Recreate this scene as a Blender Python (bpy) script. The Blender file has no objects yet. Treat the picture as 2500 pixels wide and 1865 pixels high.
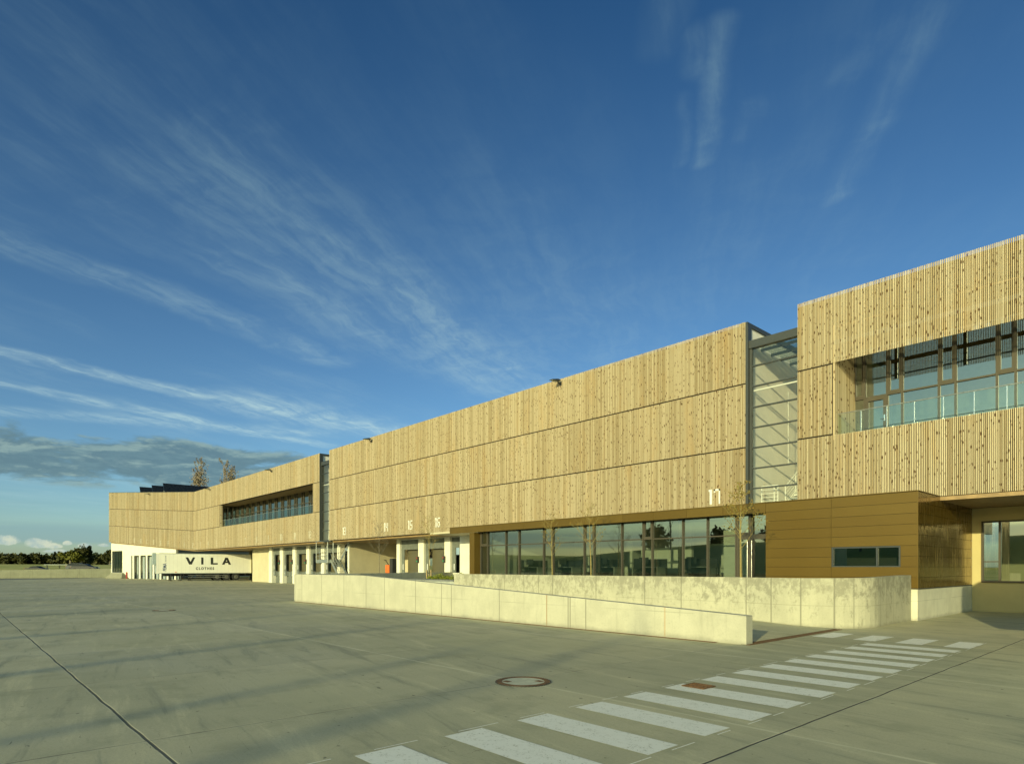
import bpy, bmesh, math, random
from mathutils import Vector, Matrix
random.seed(7)
R = math.radians
sc = bpy.context.scene
col = sc.collection

# ------------------------------------------------------------------ camera
F, CX, HY, H = 1530.0, 1250.0, 1386.0, 1.68        # focal length and horizon of the photograph in its pixels
_a = math.atan(1378 / 1530)
FW = (-math.cos(_a), math.sin(_a)); RT = (math.sin(_a), math.cos(_a))
cam_d = bpy.data.cameras.new("camera"); cam = bpy.data.objects.new("camera", cam_d); col.objects.link(cam)
cam.location = (0, 0, H)
cam.rotation_euler = (R(90), 0, math.atan2(-FW[0], FW[1]))
cam_d.sensor_width = 36; cam_d.lens = 36 * F / 2500
cam_d.shift_y = (HY - 932.5) / 2500
cam_d.clip_start = 0.1; cam_d.clip_end = 6000
sc.camera = cam
sc.render.resolution_x = 1024; sc.render.resolution_y = 763

# ------------------------------------------------------------------ light
SUN = Vector((0.324, -0.946, 0.2126)).normalized()    # towards the sun
EL = math.asin(SUN.z)
sun_d = bpy.data.lights.new("sun", 'SUN'); sun = bpy.data.objects.new("sun", sun_d); col.objects.link(sun)
sun.rotation_euler = SUN.to_track_quat('Z', 'Y').to_euler()
sun_d.energy = 4.7; sun_d.angle = R(0.53); sun_d.color = (1.0, 0.91, 0.47)
sc.view_settings.view_transform = 'Standard'; sc.view_settings.look = 'None'
sc.view_settings.exposure = 0.0; sc.view_settings.gamma = 1.0

def link_nodes(nt):
    """tiny helper around a node tree"""
    class G: pass
    g = G(); N = nt.nodes; L = nt.links
    def inp(node, k, v):
        if v is None: return
        s = node.inputs[k]
        if isinstance(v, bpy.types.NodeSocket): L.new(v, s)
        else:
            if isinstance(v, (tuple, list)) and len(v) == 3 and s.type == 'RGBA': v = (*v, 1)
            s.default_value = v
    def m(op, a, b=None, c=None, clamp=False):
        n = N.new('ShaderNodeMath'); n.operation = op; n.use_clamp = clamp
        inp(n, 0, a); inp(n, 1, b); inp(n, 2, c); return n.outputs[0]
    def v(op, a, b=None, out=0):
        n = N.new('ShaderNodeVectorMath'); n.operation = op; inp(n, 0, a)
        if b is not None: inp(n, 3 if op == 'SCALE' else 1, b)
        return n.outputs[out]
    def mix(f, a, b, blend='MIX'):
        n = N.new('ShaderNodeMix'); n.data_type = 'RGBA'; n.blend_type = blend
        inp(n, 0, f); inp(n, 6, a); inp(n, 7, b); return n.outputs[2]
    def noise(vec, scale, detail=4, rough=0.5, dist=0.0, out=0):
        n = N.new('ShaderNodeTexNoise'); inp(n, 'Vector', vec); inp(n, 'Scale', scale)
        n.inputs['Detail'].default_value = detail; n.inputs['Roughness'].default_value = rough
        n.inputs['Distortion'].default_value = dist; return n.outputs[out]
    def white(vec):
        n = N.new('ShaderNodeTexWhiteNoise'); n.noise_dimensions = '3D'; inp(n, 'Vector', vec); return n.outputs[0]
    def comb(x, y, z):
        n = N.new('ShaderNodeCombineXYZ'); inp(n, 0, x); inp(n, 1, y); inp(n, 2, z); return n.outputs[0]
    def sep(vec):
        n = N.new('ShaderNodeSeparateXYZ'); inp(n, 0, vec); return n.outputs
    def ramp(f, lo, hi, a=0.0, b=1.0, smooth=True):
        n = N.new('ShaderNodeMapRange'); n.interpolation_type = 'SMOOTHSTEP' if smooth else 'LINEAR'
        inp(n, 0, f); inp(n, 1, lo); inp(n, 2, hi); inp(n, 3, a); inp(n, 4, b); return n.outputs[0]
    def stretch(vec, s):
        return v('MULTIPLY', vec, s)
    def pos():
        return N.new('ShaderNodeNewGeometry').outputs['Position']
    def bump(h, strength, dist=0.01):
        n = N.new('ShaderNodeBump'); inp(n, 'Height', h); n.inputs['Strength'].default_value = strength
        n.inputs['Distance'].default_value = dist; return n.outputs[0]
    for k, f in dict(inp=inp, m=m, v=v, mix=mix, noise=noise, white=white, comb=comb, sep=sep, ramp=ramp,
                     stretch=stretch, pos=pos, bump=bump).items(): setattr(g, k, f)
    g.N = N; g.L = L
    return g

def ray(x, y):
    u = (x - CX) / F; w = (HY - y) / F
    return (FW[0] + RT[0] * u, FW[1] + RT[1] * u, w)

# ------------------------------------------------------------------ sky: Nishita plus drifting cirrus and low cloud, by direction
world = bpy.data.worlds.new("World"); sc.world = world; world.use_nodes = True
def build_sky():
    nt = world.node_tree; nt.nodes.clear(); g = link_nodes(nt); N = g.N
    sky = N.new('ShaderNodeTexSky'); sky.sky_type = 'NISHITA'; sky.sun_disc = False
    sky.sun_elevation = EL; sky.sun_rotation = math.atan2(SUN.x, SUN.y)
    sky.altitude = 0; sky.air_density = 1.0; sky.dust_density = 0.6; sky.ozone_density = 2.2
    d = N.new('ShaderNodeTexCoord').outputs['Generated']
    x, y, z = g.sep(d)
    zc = g.m('MAXIMUM', z, 0.02)
    p = g.comb(g.m('DIVIDE', x, zc), g.m('DIVIDE', y, zc), 0.0)
    far = g.ramp(g.v('LENGTH', p, out=1), 1.1, 3.2, 0.30, 1.0)
    hl = g.m('SQRT', g.m('ADD', g.m('MULTIPLY', x, x), g.m('MULTIPLY', y, y)))
    e = g.m('DIVIDE', z, hl)
    az = g.m('ARCTAN2', y, x)
    tone = g.mix(g.ramp(z, 0.05, 0.72, smooth=False), (0.80, 1.05, 1.20), (0.24, 0.54, 0.78))
    base = g.mix(1.0, sky.outputs[0], tone, 'MULTIPLY')
    toward = g.ramp(g.v('DOT_PRODUCT', d, tuple(SUN), out=1), -0.15, 0.85)
    base = g.mix(toward, base, g.mix(1.0, base, (2.75, 2.15, 1.35), 'MULTIPLY'))
    # cirrus: streak coordinates in the cloud plane
    dx, dy = -0.514, 0.857
    warp = g.v('SCALE', g.v('SUBTRACT', g.noise(p, 1.1, 4, out=1), (0.5, 0.5, 0.5)), 0.34)
    warp2 = g.v('SCALE', g.v('SUBTRACT', g.noise(p, 7.0, 5, 0.6, out=1), (0.5, 0.5, 0.5)), 0.11)
    pw = g.v('ADD', p, g.v('SCALE', g.v('ADD', warp, warp2), far))
    q = g.v('DOT_PRODUCT', pw, (dy, -dx, 0), out=1); s = g.v('DOT_PRODUCT', pw, (dx, dy, 0), out=1)
    fib = g.noise(g.comb(g.m('MULTIPLY', q, 9.0), g.m('MULTIPLY', s, 1.1), 0), 1.0, 5, 0.6)
    fib2 = g.noise(g.comb(g.m('MULTIPLY', q, 28.0), g.m('MULTIPLY', s, 3.5), 3.0), 1.0, 4, 0.6)
    broad = g.noise(g.comb(g.m('MULTIPLY', q, 1.6), g.m('MULTIPLY', s, 0.7), 5.0), 1.0, 3, 0.5)
    tex = g.m('ADD', g.m('MULTIPLY', fib, 0.6), g.m('MULTIPLY', fib2, 0.4))
    iso = g.noise(pw, 5.5, 6, 0.62, 0.6)
    tex = g.m('ADD', g.m('MULTIPLY', tex, 0.62), g.m('MULTIPLY', iso, 0.38))
    tex = g.m('POWER', g.ramp(tex, 0.36, 0.66), 1.3)
    # streak segments given by two directions, half-width and density
    segs = [((-200, -100), (1350, 900), 0.55, 0.13), ((-60, -60), (620, 450), 0.22, 0.20), ((560, 420), (1330, 1010), 0.24, 0.46), ((850, 760), (1500, 1020), 0.30, 0.34),
            ((700, 480), (960, 660), 0.05, 0.45), ((900, 640), (1330, 945), 0.10, 0.55),
            ((60, 360), (560, 640), 0.12, 0.12), ((560, 640), (1060, 880), 0.10, 0.28), ((60, 600), (830, 880), 0.10, 0.42),
            ((-40, 850), (700, 1010), 0.10, 0.95), ((600, 985), (980, 1060), 0.25, 0.75), ((-40, 925), (800, 1090), 0.10, 0.7),
            ((-40, 1000), (760, 1060), 0.16, 0.45),
            ((2330, -60), (2030, 480), 0.034, 0.38), ((2180, 70), (2050, 190), 0.031, 0.17),
            ((1645, -40), (1600, 110), 0.037, 0.44), ((1690, 90), (1700, 160), 0.031, 0.38),
            ((1760, 60), (1705, 400), 0.027, 0.49), ((1655, 240), (1648, 400), 0.019, 0.23), ((1830, 260), (1800, 340), 0.025, 0.25)]
    total = None
    def pl(px):
        r = ray(*px); return (r[0] / r[2], r[1] / r[2])
    for A, B, wdt, den in segs:
        a = pl(A); b = pl(B); ab = (b[0] - a[0], b[1] - a[1]); l2 = ab[0] ** 2 + ab[1] ** 2
        rel = g.v('SUBTRACT', pw, (a[0], a[1], 0))
        t = g.m('DIVIDE', g.v('DOT_PRODUCT', rel, (ab[0], ab[1], 0), out=1), l2)
        tcl = g.m('MINIMUM', g.m('MAXIMUM', t, 0.0), 1.0)
        near = g.v('SUBTRACT', rel, g.v('SCALE', (ab[0], ab[1], 0), tcl))
        dist = g.v('LENGTH', near, out=1)
        k = g.m('MULTIPLY', g.ramp(dist, wdt * 1.7, 0.0), den)
        total = k if total is None else g.m('MAXIMUM', total, k)
    veil = g.m('MULTIPLY', g.ramp(broad, 0.40, 0.72), 0.16)
    cir = g.m('MULTIPLY', total, g.m('ADD', g.m('MULTIPLY', tex, 1.05), 0.20))
    cir = g.m('ADD', cir, g.m('MULTIPLY', veil, g.m('ADD', tex, 0.3)), clamp=True)
    cir = g.m('MULTIPLY', cir, g.ramp(z, 0.03, 0.10))
    c1 = g.mix(g.m('MULTIPLY', cir, g.ramp(z, 0.05, 0.6, 0.72, 0.42, False)), base, g.mix(g.ramp(z, 0.1, 0.6), (4.9, 6.6, 6.4), (2.6, 4.1, 4.3)))
    # low grey bank
    lc = g.comb(g.m('MULTIPLY', az, 10.0), g.m('MULTIPLY', e, 34.0), 0.4)
    n1 = g.noise(lc, 1.0, 7, 0.58, 0.3)
    az0 = math.atan2(ray(0, 0)[1], ray(0, 0)[0]); az1 = math.atan2(ray(820, 0)[1], ray(820, 0)[0])
    prof = g.m('MULTIPLY', g.ramp(e, 0.098, 0.130), g.ramp(e, 0.195, 0.155))
    prof = g.m('MULTIPLY', prof, g.ramp(az, az1 - 0.12, az1 + 0.18))
    n1b = g.noise(lc, 4.0, 6, 0.65, 0.2)
    bank = g.ramp(g.m('ADD', g.m('ADD', n1, g.m('MULTIPLY', g.m('SUBTRACT', n1b, 0.5), 0.30)), g.m('MULTIPLY', prof, 0.34)), 0.58, 0.78)
    bank = g.m('MULTIPLY', bank, g.ramp(prof, 0.02, 0.35))
    hi = g.noise(g.v('ADD', lc, (0.06, 0.22, 0)), 1.0, 7, 0.58, 0.3)
    litk = g.ramp(g.m('SUBTRACT', n1, hi), -0.01, 0.12)
    gcol = g.mix(litk, (1.0, 1.75, 2.05), (2.3, 3.3, 3.1))
    gcol = g.mix(g.ramp(n1b, 0.4, 0.7, 0, 0.5), gcol, (1.5, 2.5, 2.7))
    c2 = g.mix(g.m('MULTIPLY', bank, 0.86), c1, gcol)
    # thin grey layer and small sunlit cumulus just over the horizon
    n2 = g.noise(g.comb(g.m('MULTIPLY', az, 5.0), g.m('MULTIPLY', e, 60.0), 9.0), 1.0, 5, 0.5)
    lay = g.m('MULTIPLY', g.ramp(e, 0.028, 0.036), g.ramp(e, 0.062, 0.050))
    lay2 = g.m('MULTIPLY', g.m('MULTIPLY', g.ramp(e, 0.063, 0.072), g.ramp(e, 0.086, 0.078)), g.ramp(n2, 0.47, 0.60))
    lay = g.m('MAXIMUM', g.m('MULTIPLY', lay, g.ramp(n2, 0.30, 0.5)), lay2)
    c3 = g.mix(g.m('MULTIPLY', lay, 0.55), c2, (1.9, 3.2, 3.6))
    pn_ = g.comb(g.m('MULTIPLY', az, 60.0), g.m('MULTIPLY', e, 60.0), 2.0)
    n3 = g.m('SUBTRACT', g.noise(pn_, 1.0, 5, 0.6), 0.5)
    cu = None
    for px, py, w_, h_ in ((18, 1322, 34, 17), (95, 1330, 36, 17), (128, 1334, 22, 10), (166, 1327, 12, 8), (208, 1333, 20, 7), (252, 1332, 18, 6), (135, 1346, 30, 6), (-90, 1325, 60, 20), (1450, 1330, 40, 14), (2900, 1320, 80, 20)):
        r = ray(px, py); a0 = math.atan2(r[1], r[0]); hl0 = math.hypot(r[0], r[1]); e0 = r[2] / hl0
        r2 = ray(px + w_, py); da = abs(math.atan2(r2[1], r2[0]) - a0); de = h_ / F / hl0
        ua = g.m('DIVIDE', g.m('SUBTRACT', az, a0), da); ue = g.m('DIVIDE', g.m('SUBTRACT', e, e0), de)
        low = g.m('MULTIPLY', g.m('MAXIMUM', g.m('MULTIPLY', ue, -1.0), 0.0), 1.2)      # flatter base
        dd = g.m('SQRT', g.m('ADD', g.m('MULTIPLY', ua, ua), g.m('POWER', g.m('ADD', g.m('ABSOLUTE', ue), low), 2.0)))
        k = g.ramp(g.m('ADD', dd, g.m('MULTIPLY', n3, -1.5)), 1.15, 0.75)
        cu = k if cu is None else g.m('MAXIMUM', cu, k)
    shade = g.ramp(g.noise(g.v('ADD', pn_, (0.25, 0.5, 0)), 1.0, 5, 0.6), 0.35, 0.65)
    c4 = g.mix(g.m('MULTIPLY', cu, 0.85), c3, g.mix(shade, (5.6, 6.0, 4.6), (3.2, 4.3, 4.2)))
    # below the horizon the sky node is black: keep a dull ground colour
    c5 = g.mix(g.ramp(z, -0.02, 0.0), (0.9, 1.0, 0.6), c4)
    bg = N.new('ShaderNodeBackground'); g.inp(bg, 0, c5); bg.inputs[1].default_value = 0.122
    out = N.new('ShaderNodeOutputWorld'); g.L.new(bg.outputs[0], out.inputs[0])
build_sky()

# ------------------------------------------------------------------ geometry helpers
class MB:
    def __init__(s): s.v = []; s.f = []; s.a = []
    def quad(s, *p, val=0.0):
        i = len(s.v); s.v += [tuple(q) for q in p]; s.a += [val] * len(p); s.f.append(tuple(range(i, i + len(p))))
    def box(s, x0, x1, y0, y1, z0, z1, val=0.0):
        if x0 > x1: x0, x1 = x1, x0
        if y0 > y1: y0, y1 = y1, y0
        if z0 > z1: z0, z1 = z1, z0
        s.hexa([(x0, y0), (x1, y0), (x1, y1), (x0, y1)], z0, z1, val)
        return s
    def hexa(s, fp, z0, z1, val=0.0):
        """prism over a counter-clockwise footprint; z0/z1 numbers or per-corner lists"""
        n = len(fp); i = len(s.v)
        a = z0 if isinstance(z0, (list, tuple)) else [z0] * n
        b = z1 if isinstance(z1, (list, tuple)) else [z1] * n
        s.v += [(p[0], p[1], a[k]) for k, p in enumerate(fp)] + [(p[0], p[1], b[k]) for k, p in enumerate(fp)]
        s.a += [val] * (2 * n)
        s.f.append(tuple(i + k for k in reversed(range(n)))); s.f.append(tuple(i + n + k for k in range(n)))
        for k in range(n):
            j = (k + 1) % n; s.f.append((i + k, i + j, i + n + j, i + n + k))
        return s
    def tube(s, pts, r, n=6, val=0.0, cap=True):
        rings = []
        for k, p in enumerate(pts):
            p = Vector(p)
            d = (Vector(pts[min(k + 1, len(pts) - 1)]) - Vector(pts[max(k - 1, 0)])).normalized()
            u = d.cross(Vector((0, 0, 1)) if abs(d.z) < 0.9 else Vector((1, 0, 0))).normalized(); w = d.cross(u)
            rr = r[k] if isinstance(r, (list, tuple)) else r
            i = len(s.v)
            for j in range(n):
                a = 2 * math.pi * j / n
                s.v.append(tuple(p + u * (math.cos(a) * rr) + w * (math.sin(a) * rr))); s.a.append(val)
            rings.append(i)
        for a, b in zip(rings, rings[1:]):
            for j in range(n):
                s.f.append((a + j, a + (j + 1) % n, b + (j + 1) % n, b + j))
        if cap and n > 2:
            s.f.append(tuple(rings[0] + j for j in reversed(range(n)))); s.f.append(tuple(rings[-1] + j for j in range(n)))
        return s
    def lathe(s, c, axis, prof, n=24):
        """prof = [(radius, offset along axis)]"""
        ax = Vector(axis).normalized(); u = ax.orthogonal().normalized(); w = ax.cross(u); rings = []
        for r, o in prof:
            i = len(s.v)
            for j in range(n):
                a = 2 * math.pi * j / n
                s.v.append(tuple(Vector(c) + ax * o + u * (math.cos(a) * r) + w * (math.sin(a) * r))); s.a.append(0)
            rings.append(i)
        for a, b in zip(rings, rings[1:]):
            for j in range(n): s.f.append((a + j, a + (j + 1) % n, b + (j + 1) % n, b + j))
        s.f.append(tuple(rings[0] + j for j in reversed(range(n)))); s.f.append(tuple(rings[-1] + j for j in range(n)))
        return s
    def poly_extrude(s, pts, normal, depth):
        """flat outline (3d points) given thickness along normal"""
        nrm = Vector(normal) * depth; n = len(pts); i = len(s.v)
        s.v += [tuple(p) for p in pts] + [tuple(Vector(p) + nrm) for p in pts]; s.a += [0] * (2 * n)
        s.f.append(tuple(i + k for k in reversed(range(n)))); s.f.append(tuple(i + n + k for k in range(n)))
        for k in range(n): j = (k + 1) % n; s.f.append((i + k, i + j, i + n + j, i + n + k))
        return s
    def build(s, name, mat, parent=None, smooth=False, bevel=0.0, attr=False):
        me = bpy.data.meshes.new(name)
        me.from_pydata(s.v, [], s.f)
        me.materials.append(mat); me.update()
        bm = bmesh.new(); bm.from_mesh(me); bmesh.ops.recalc_face_normals(bm, faces=bm.faces)
        if bevel:
            bmesh.ops.bevel(bm, geom=bm.edges[:], offset=bevel, segments=2, affect='EDGES', profile=0.7)
        bm.to_mesh(me); bm.free()
        if attr and not bevel:
            at = me.attributes.new('rnd', 'FLOAT', 'POINT'); at.data.foreach_set('value', s.a)
        if smooth: me.polygons.foreach_set('use_smooth', [True] * len(me.polygons))
        o = bpy.data.objects.new(name, me); col.objects.link(o)
        if parent is not None:
            o.parent = parent
            o.matrix_parent_inverse = root_inverse(parent)
        return o

def root_inverse(p):
    m = Matrix.Identity(4); q = p
    mw = Matrix.Identity(4)
    chain = []
    while q is not None: chain.append(q); q = q.parent
    for q in reversed(chain):
        mw = mw @ q.matrix_parent_inverse @ q.matrix_basis if q.parent else q.matrix_basis.copy()
    return mw.inverted()

def tag(o, label=None, cat=None, group=None, kind=None):
    if label: o['label'] = label
    if cat: o['category'] = cat
    if group: o['group'] = group
    if kind: o['kind'] = kind
    return o
def empty(name, loc, label, cat, group=None):
    o = bpy.data.objects.new(name, None); col.objects.link(o); o.location = loc
    o.empty_display_size = 0.2
    return tag(o, label, cat, group)
def copy_tree(o, parent=None):
    c = o.copy(); col.objects.link(c)
    if parent is not None: c.parent = parent
    for ch in [k for k in list(col.objects) if k.parent == o]: copy_tree(ch, c)
    return c

# ------------------------------------------------------------------ materials
def principled(name):
    mt = bpy.data.materials.new(name); mt.use_nodes = True
    g = link_nodes(mt.node_tree); b = g.N['Principled BSDF']
    return mt, g, b
def plain(name, c, rough=0.6, metal=0.0, var=0.12, scale=3.0, bump=0.0, spec=0.5):
    mt, g, b = principled(name)
    n = g.noise(g.pos(), scale, 5, 0.6)
    k = g.ramp(n, 0.3, 0.7, 1 - var, 1 + var)
    g.inp(b, 'Base Color', g.mix(1.0, c, g.comb(k, k, k), 'MULTIPLY'))
    b.inputs['Roughness'].default_value = rough; b.inputs['Metallic'].default_value = metal
    b.inputs['Specular IOR Level'].default_value = spec
    if bump: g.inp(b, 'Normal', g.bump(g.noise(g.pos(), scale * 12, 4), bump, 0.01))
    return mt

def lines(g, coord, pts, w):
    """mask that is 1 within w of any of the given coordinates"""
    tot = None
    for p in pts:
        k = g.ramp(g.m('ABSOLUTE', g.m('SUBTRACT', coord, p)), w, w * 0.5)
        tot = k if tot is None else g.m('MAXIMUM', tot, k)
    return tot

def mat_timber():
    mt, g, b = principled("larch_battens")
    at = g.N.new('ShaderNodeAttribute'); at.attribute_name = 'rnd'; r = at.outputs['Fac']
    P = g.pos(); x, y, z = g.sep(P)
    row = g.m('FLOOR', g.m('DIVIDE', g.m('SUBTRACT', z, 4.15), 2.7))
    gx = g.m('ADD', g.m('MULTIPLY', x, 1.0), g.m('MULTIPLY', y, 0.3))
    # boards came in packs: slow drift of tone along the wall, different per row
    pack = g.noise(g.comb(g.m('MULTIPLY', gx, 0.9), g.m('MULTIPLY', z, 0.12), g.m('MULTIPLY', row, 13.7)), 1.0, 5, 0.8)
    grain = g.noise(g.comb(g.m('MULTIPLY', gx, 45.0), g.m('MULTIPLY', z, 1.2), r), 1.0, 4, 0.6)
    c = g.mix(g.ramp(r, 0.0, 1.0), (0.36, 0.285, 0.165), (0.60, 0.515, 0.35))
    c = g.mix(g.ramp(pack, 0.48, 0.70, 0, 0.38), c, (0.52, 0.33, 0.125))
    c = g.mix(g.ramp(grain, 0.45, 0.75, 0, 0.32), c, (0.36, 0.245, 0.105))
    # knots: one cell per batten width and 0.3 m of length
    kv = g.N.new('ShaderNodeTexVoronoi'); kv.voronoi_dimensions = '3D'
    g.inp(kv, 'Vector', g.comb(g.m('MULTIPLY', gx, 13.0), g.m('MULTIPLY', z, 4.8), g.m('MULTIPLY', row, 3.3)))
    kv.inputs['Scale'].default_value = 1.0; kv.inputs['Randomness'].default_value = 1.0
    size = g.ramp(g.white(kv.outputs['Position']), 0.05, 1.0, 0.12, 0.44, False)
    knot = g.ramp(kv.outputs['Distance'], size, g.m('MULTIPLY', size, 0.45))
    c = g.mix(g.m('MULTIPLY', knot, 0.9), c, (0.11, 0.056, 0.02))
    g.inp(b, 'Base Color', c); b.inputs['Roughness'].default_value = 0.75
    b.inputs['Specular IOR Level'].default_value = 0.25
    return mt

def mat_concrete_wall(name, c, xs=(), ys=(), mottled=0.35, blotch=0.0, streak=0.3, rust=()):
    mt, g, b = principled(name)
    P = g.pos(); x, y, z = g.sep(P)
    xy = g.m('ADD', x, y)
    n = g.noise(P, 1.3, 6, 0.62); fine = g.noise(P, 22.0, 5, 0.7); pores = g.noise(P, 60.0, 2, 0.5)
    vert = g.noise(g.comb(g.m('MULTIPLY', xy, 7.0), g.m('MULTIPLY', z, 0.7), 0), 1.0, 5, 0.6)
    dark = tuple(k * 0.62 for k in c); lite = tuple(min(k * 1.15, 0.85) for k in c)
    k = g.mix(g.ramp(n, 0.35, 0.65), c, lite)
    k = g.mix(g.ramp(fine, 0.50, 0.75, 0, mottled), k, dark)
    k = g.mix(g.ramp(vert, 0.52, 0.75, 0, streak), k, dark)
    if blotch:
        bl = g.noise(g.stretch(P, (1.0, 1.0, 0.7)), 4.2, 9, 0.78, 0.3)
        top = g.ramp(z, 0.2, 1.45, -0.06, 0.07)
        bn = g.ramp(g.m('ADD', bl, top), 0.47, 0.62)
        k = g.mix(g.m('MULTIPLY', bn, blotch), k, tuple(q * 0.60 for q in c))
    # tone changes from one pour panel to the next
    allx = None; step = 0.0
    for i, p in enumerate(list(xs)):
        s = g.m('MULTIPLY', g.m('GREATER_THAN', x, p), 1.0 if i % 2 == 0 else -0.6); allx = s if allx is None else g.m('ADD', allx, s)
    if allx is not None:
        w = g.white(g.comb(g.m('MULTIPLY', allx, 7.31), 1.0, 2.0))
        k = g.mix(g.ramp(w, 0, 1, 0.0, 0.22), k, tuple(q * 0.80 for q in c))
    if xs: k = g.mix(g.m('MULTIPLY', lines(g, x, xs, 0.026), 0.75), k, tuple(q * 0.45 for q in c))
    if ys: k = g.mix(g.m('MULTIPLY', lines(g, y, ys, 0.02), 0.6), k, tuple(q * 0.5 for q in c))
    if rust: k = g.mix(g.m('MULTIPLY', lines(g, x, rust, 0.03), 0.40), k, (0.45, 0.25, 0.10))
    jag = g.m('ADD', z, g.m('MULTIPLY', g.m('SUBTRACT', g.noise(P, 3.0, 5, 0.7), 0.5), 0.22))
    k = g.mix(g.ramp(jag, 0.13, 0.0, 0, 0.55), k, tuple(q * 0.55 for q in c))
    form = g.m('MULTIPLY', lines(g, z, (0.62,), 0.014), g.ramp(g.noise(P, 0.8, 3), 0.4, 0.6))
    k = g.mix(g.m('MULTIPLY', form, 0.45), k, tuple(q * 0.55 for q in c))
    holes = g.ramp(pores, 0.70, 0.74); k = g.mix(g.m('MULTIPLY', holes, 0.5), k, tuple(q * 0.4 for q in c))
    g.inp(b, 'Base Color', k); b.inputs['Roughness'].default_value = 0.85; b.inputs['Specular IOR Level'].default_value = 0.25
    g.inp(b, 'Normal', g.bump(g.m('ADD', fine, g.m('MULTIPLY', vert, 0.5)), 0.25, 0.01))
    return mt

def mat_ground():
    mt, g, b = principled("yard_concrete")
    P = g.pos(); x, y, z = g.sep(P)
    wob = g.m('MULTIPLY', g.m('SUBTRACT', g.noise(P, 0.9, 3), 0.5), 0.05)
    xx = g.m('ADD', x, wob); yy = g.m('ADD', y, wob)
    cx = g.m('DIVIDE', g.m('ADD', xx, 2.9), 4.0); cy = g.m('DIVIDE', g.m('SUBTRACT', yy, 1.45), 4.85)
    slab = g.white(g.comb(g.m('FLOOR', cx), g.m('FLOOR', cy), 0.0))
    big = g.noise(P, 0.22, 5, 0.6); mid = g.noise(P, 1.1, 6, 0.65)
    # broom and traffic marks, long in the direction trucks drive
    rot = g.m('ADD', g.m('MULTIPLY', x, 0.16), g.m('MULTIPLY', y, 0.985)); rot2 = g.m('SUBTRACT', g.m('MULTIPLY', x, 0.985), g.m('MULTIPLY', y, 0.16))
    marks = g.noise(g.comb(g.m('MULTIPLY', rot2, 0.28), g.m('MULTIPLY', rot, 2.3), 0), 1.0, 6, 0.7, 0.5)
    marks2 = g.noise(g.comb(g.m('MULTIPLY', rot2, 0.9), g.m('MULTIPLY', rot, 9.0), 4), 1.0, 4, 0.7, 0.8)
    fine = g.noise(P, 35.0, 4, 0.75); grit = g.noise(P, 130.0, 3, 0.8)
    c0 = (0.535, 0.50, 0.325)
    c = g.mix(g.ramp(slab, 0, 1, 0, 1.0), c0, (0.425, 0.41, 0.275))
    c = g.mix(g.ramp(big, 0.38, 0.66, 0, 0.65), c, (0.37, 0.365, 0.25))
    c = g.mix(g.ramp(marks, 0.52, 0.68, 0, 0.65), c, (0.61, 0.57, 0.37))
    c = g.mix(g.ramp(marks, 0.47, 0.30, 0, 0.75), c, (0.25, 0.255, 0.185))
    c = g.mix(g.ramp(marks2, 0.58, 0.76, 0, 0.40), c, (0.46, 0.45, 0.31))
    c = g.mix(g.ramp(mid, 0.32, 0.5, 0.5, 0.0), c, (0.29, 0.29, 0.19))
    c = g.mix(g.ramp(fine, 0.44, 0.76, 0, 0.5), c, (0.28, 0.275, 0.18))
    c = g.mix(g.ramp(grit, 0.56, 0.74, 0, 0.6), c, (0.17, 0.165, 0.105))
    crk = g.N.new('ShaderNodeTexVoronoi'); crk.feature = 'DISTANCE_TO_EDGE'; g.inp(crk, 'Vector', g.v('ADD', g.stretch(P, (0.22, 0.22, 0.22)), g.v('SCALE', g.noise(P, 1.5, 4, out=1), 0.12)))
    c = g.mix(g.m('MULTIPLY', g.ramp(crk.outputs['Distance'], 0.0028, 0.0008), g.ramp(g.noise(P, 0.25, 2), 0.52, 0.60, 0, 0.55)), c, (0.12, 0.12, 0.08))
    c = g.mix(g.ramp(grit, 0.40, 0.28, 0, 0.35), c, (0.46, 0.45, 0.31))
    spots_ = g.m('MAXIMUM', g.ramp(g.noise(P, 7.5, 2, 0.5), 0.73, 0.76), g.m('MULTIPLY', g.ramp(g.noise(P, 1.6, 5, 0.7), 0.68, 0.76), 0.45))
    c = g.mix(g.m('MULTIPLY', spots_, 0.7), c, (0.07, 0.07, 0.05))
    # patched rectangles of newer screed
    for (ax_, bx_2, ay_, by_, k_) in ((-12.4, -8.6, 8.1, 10.9, 0.45), (-10.2, -7.1, 3.1, 4.3, 0.25), (-19.5, -15.2, 2.2, 5.6, 0.28), (-24, -17, 7.4, 9.8, 0.3), (-1.9, 0.6, 9.0, 12.5, 0.25)):
        inx = g.m('MULTIPLY', g.ramp(xx, ax_, ax_ + .12), g.ramp(xx, bx_2, bx_2 - .12)); iny = g.m('MULTIPLY', g.ramp(yy, ay_, ay_ + .10), g.ramp(yy, by_, by_ - .10))
        c = g.mix(g.m('MULTIPLY', g.m('MULTIPLY', inx, iny), k_), c, (0.47, 0.45, 0.28))
    # dark sealed joints and pale sawn joints
    fx = g.m('ABSOLUTE', g.m('SUBTRACT', g.m('FRACT', g.m('ADD', cx, 0.5)), 0.5)); fy = g.m('ABSOLUTE', g.m('SUBTRACT', g.m('FRACT', g.m('ADD', cy, 0.5)), 0.5))
    brk = g.noise(P, 0.8, 3)
    jx = g.m('MULTIPLY', g.ramp(fx, 0.0045, 0.0018), g.ramp(brk, 0.35, 0.5, 0.6, 1.0))
    halo = g.m('MAXIMUM', g.ramp(fx, 0.0085, 0.004), g.m('MULTIPLY', g.ramp(fy, 0.0075, 0.004), 0.9))
    jy = g.m('MULTIPLY', g.ramp(fy, 0.0044, 0.0016), g.ramp(brk, 0.40, 0.55, 0.5, 1.0))
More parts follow.
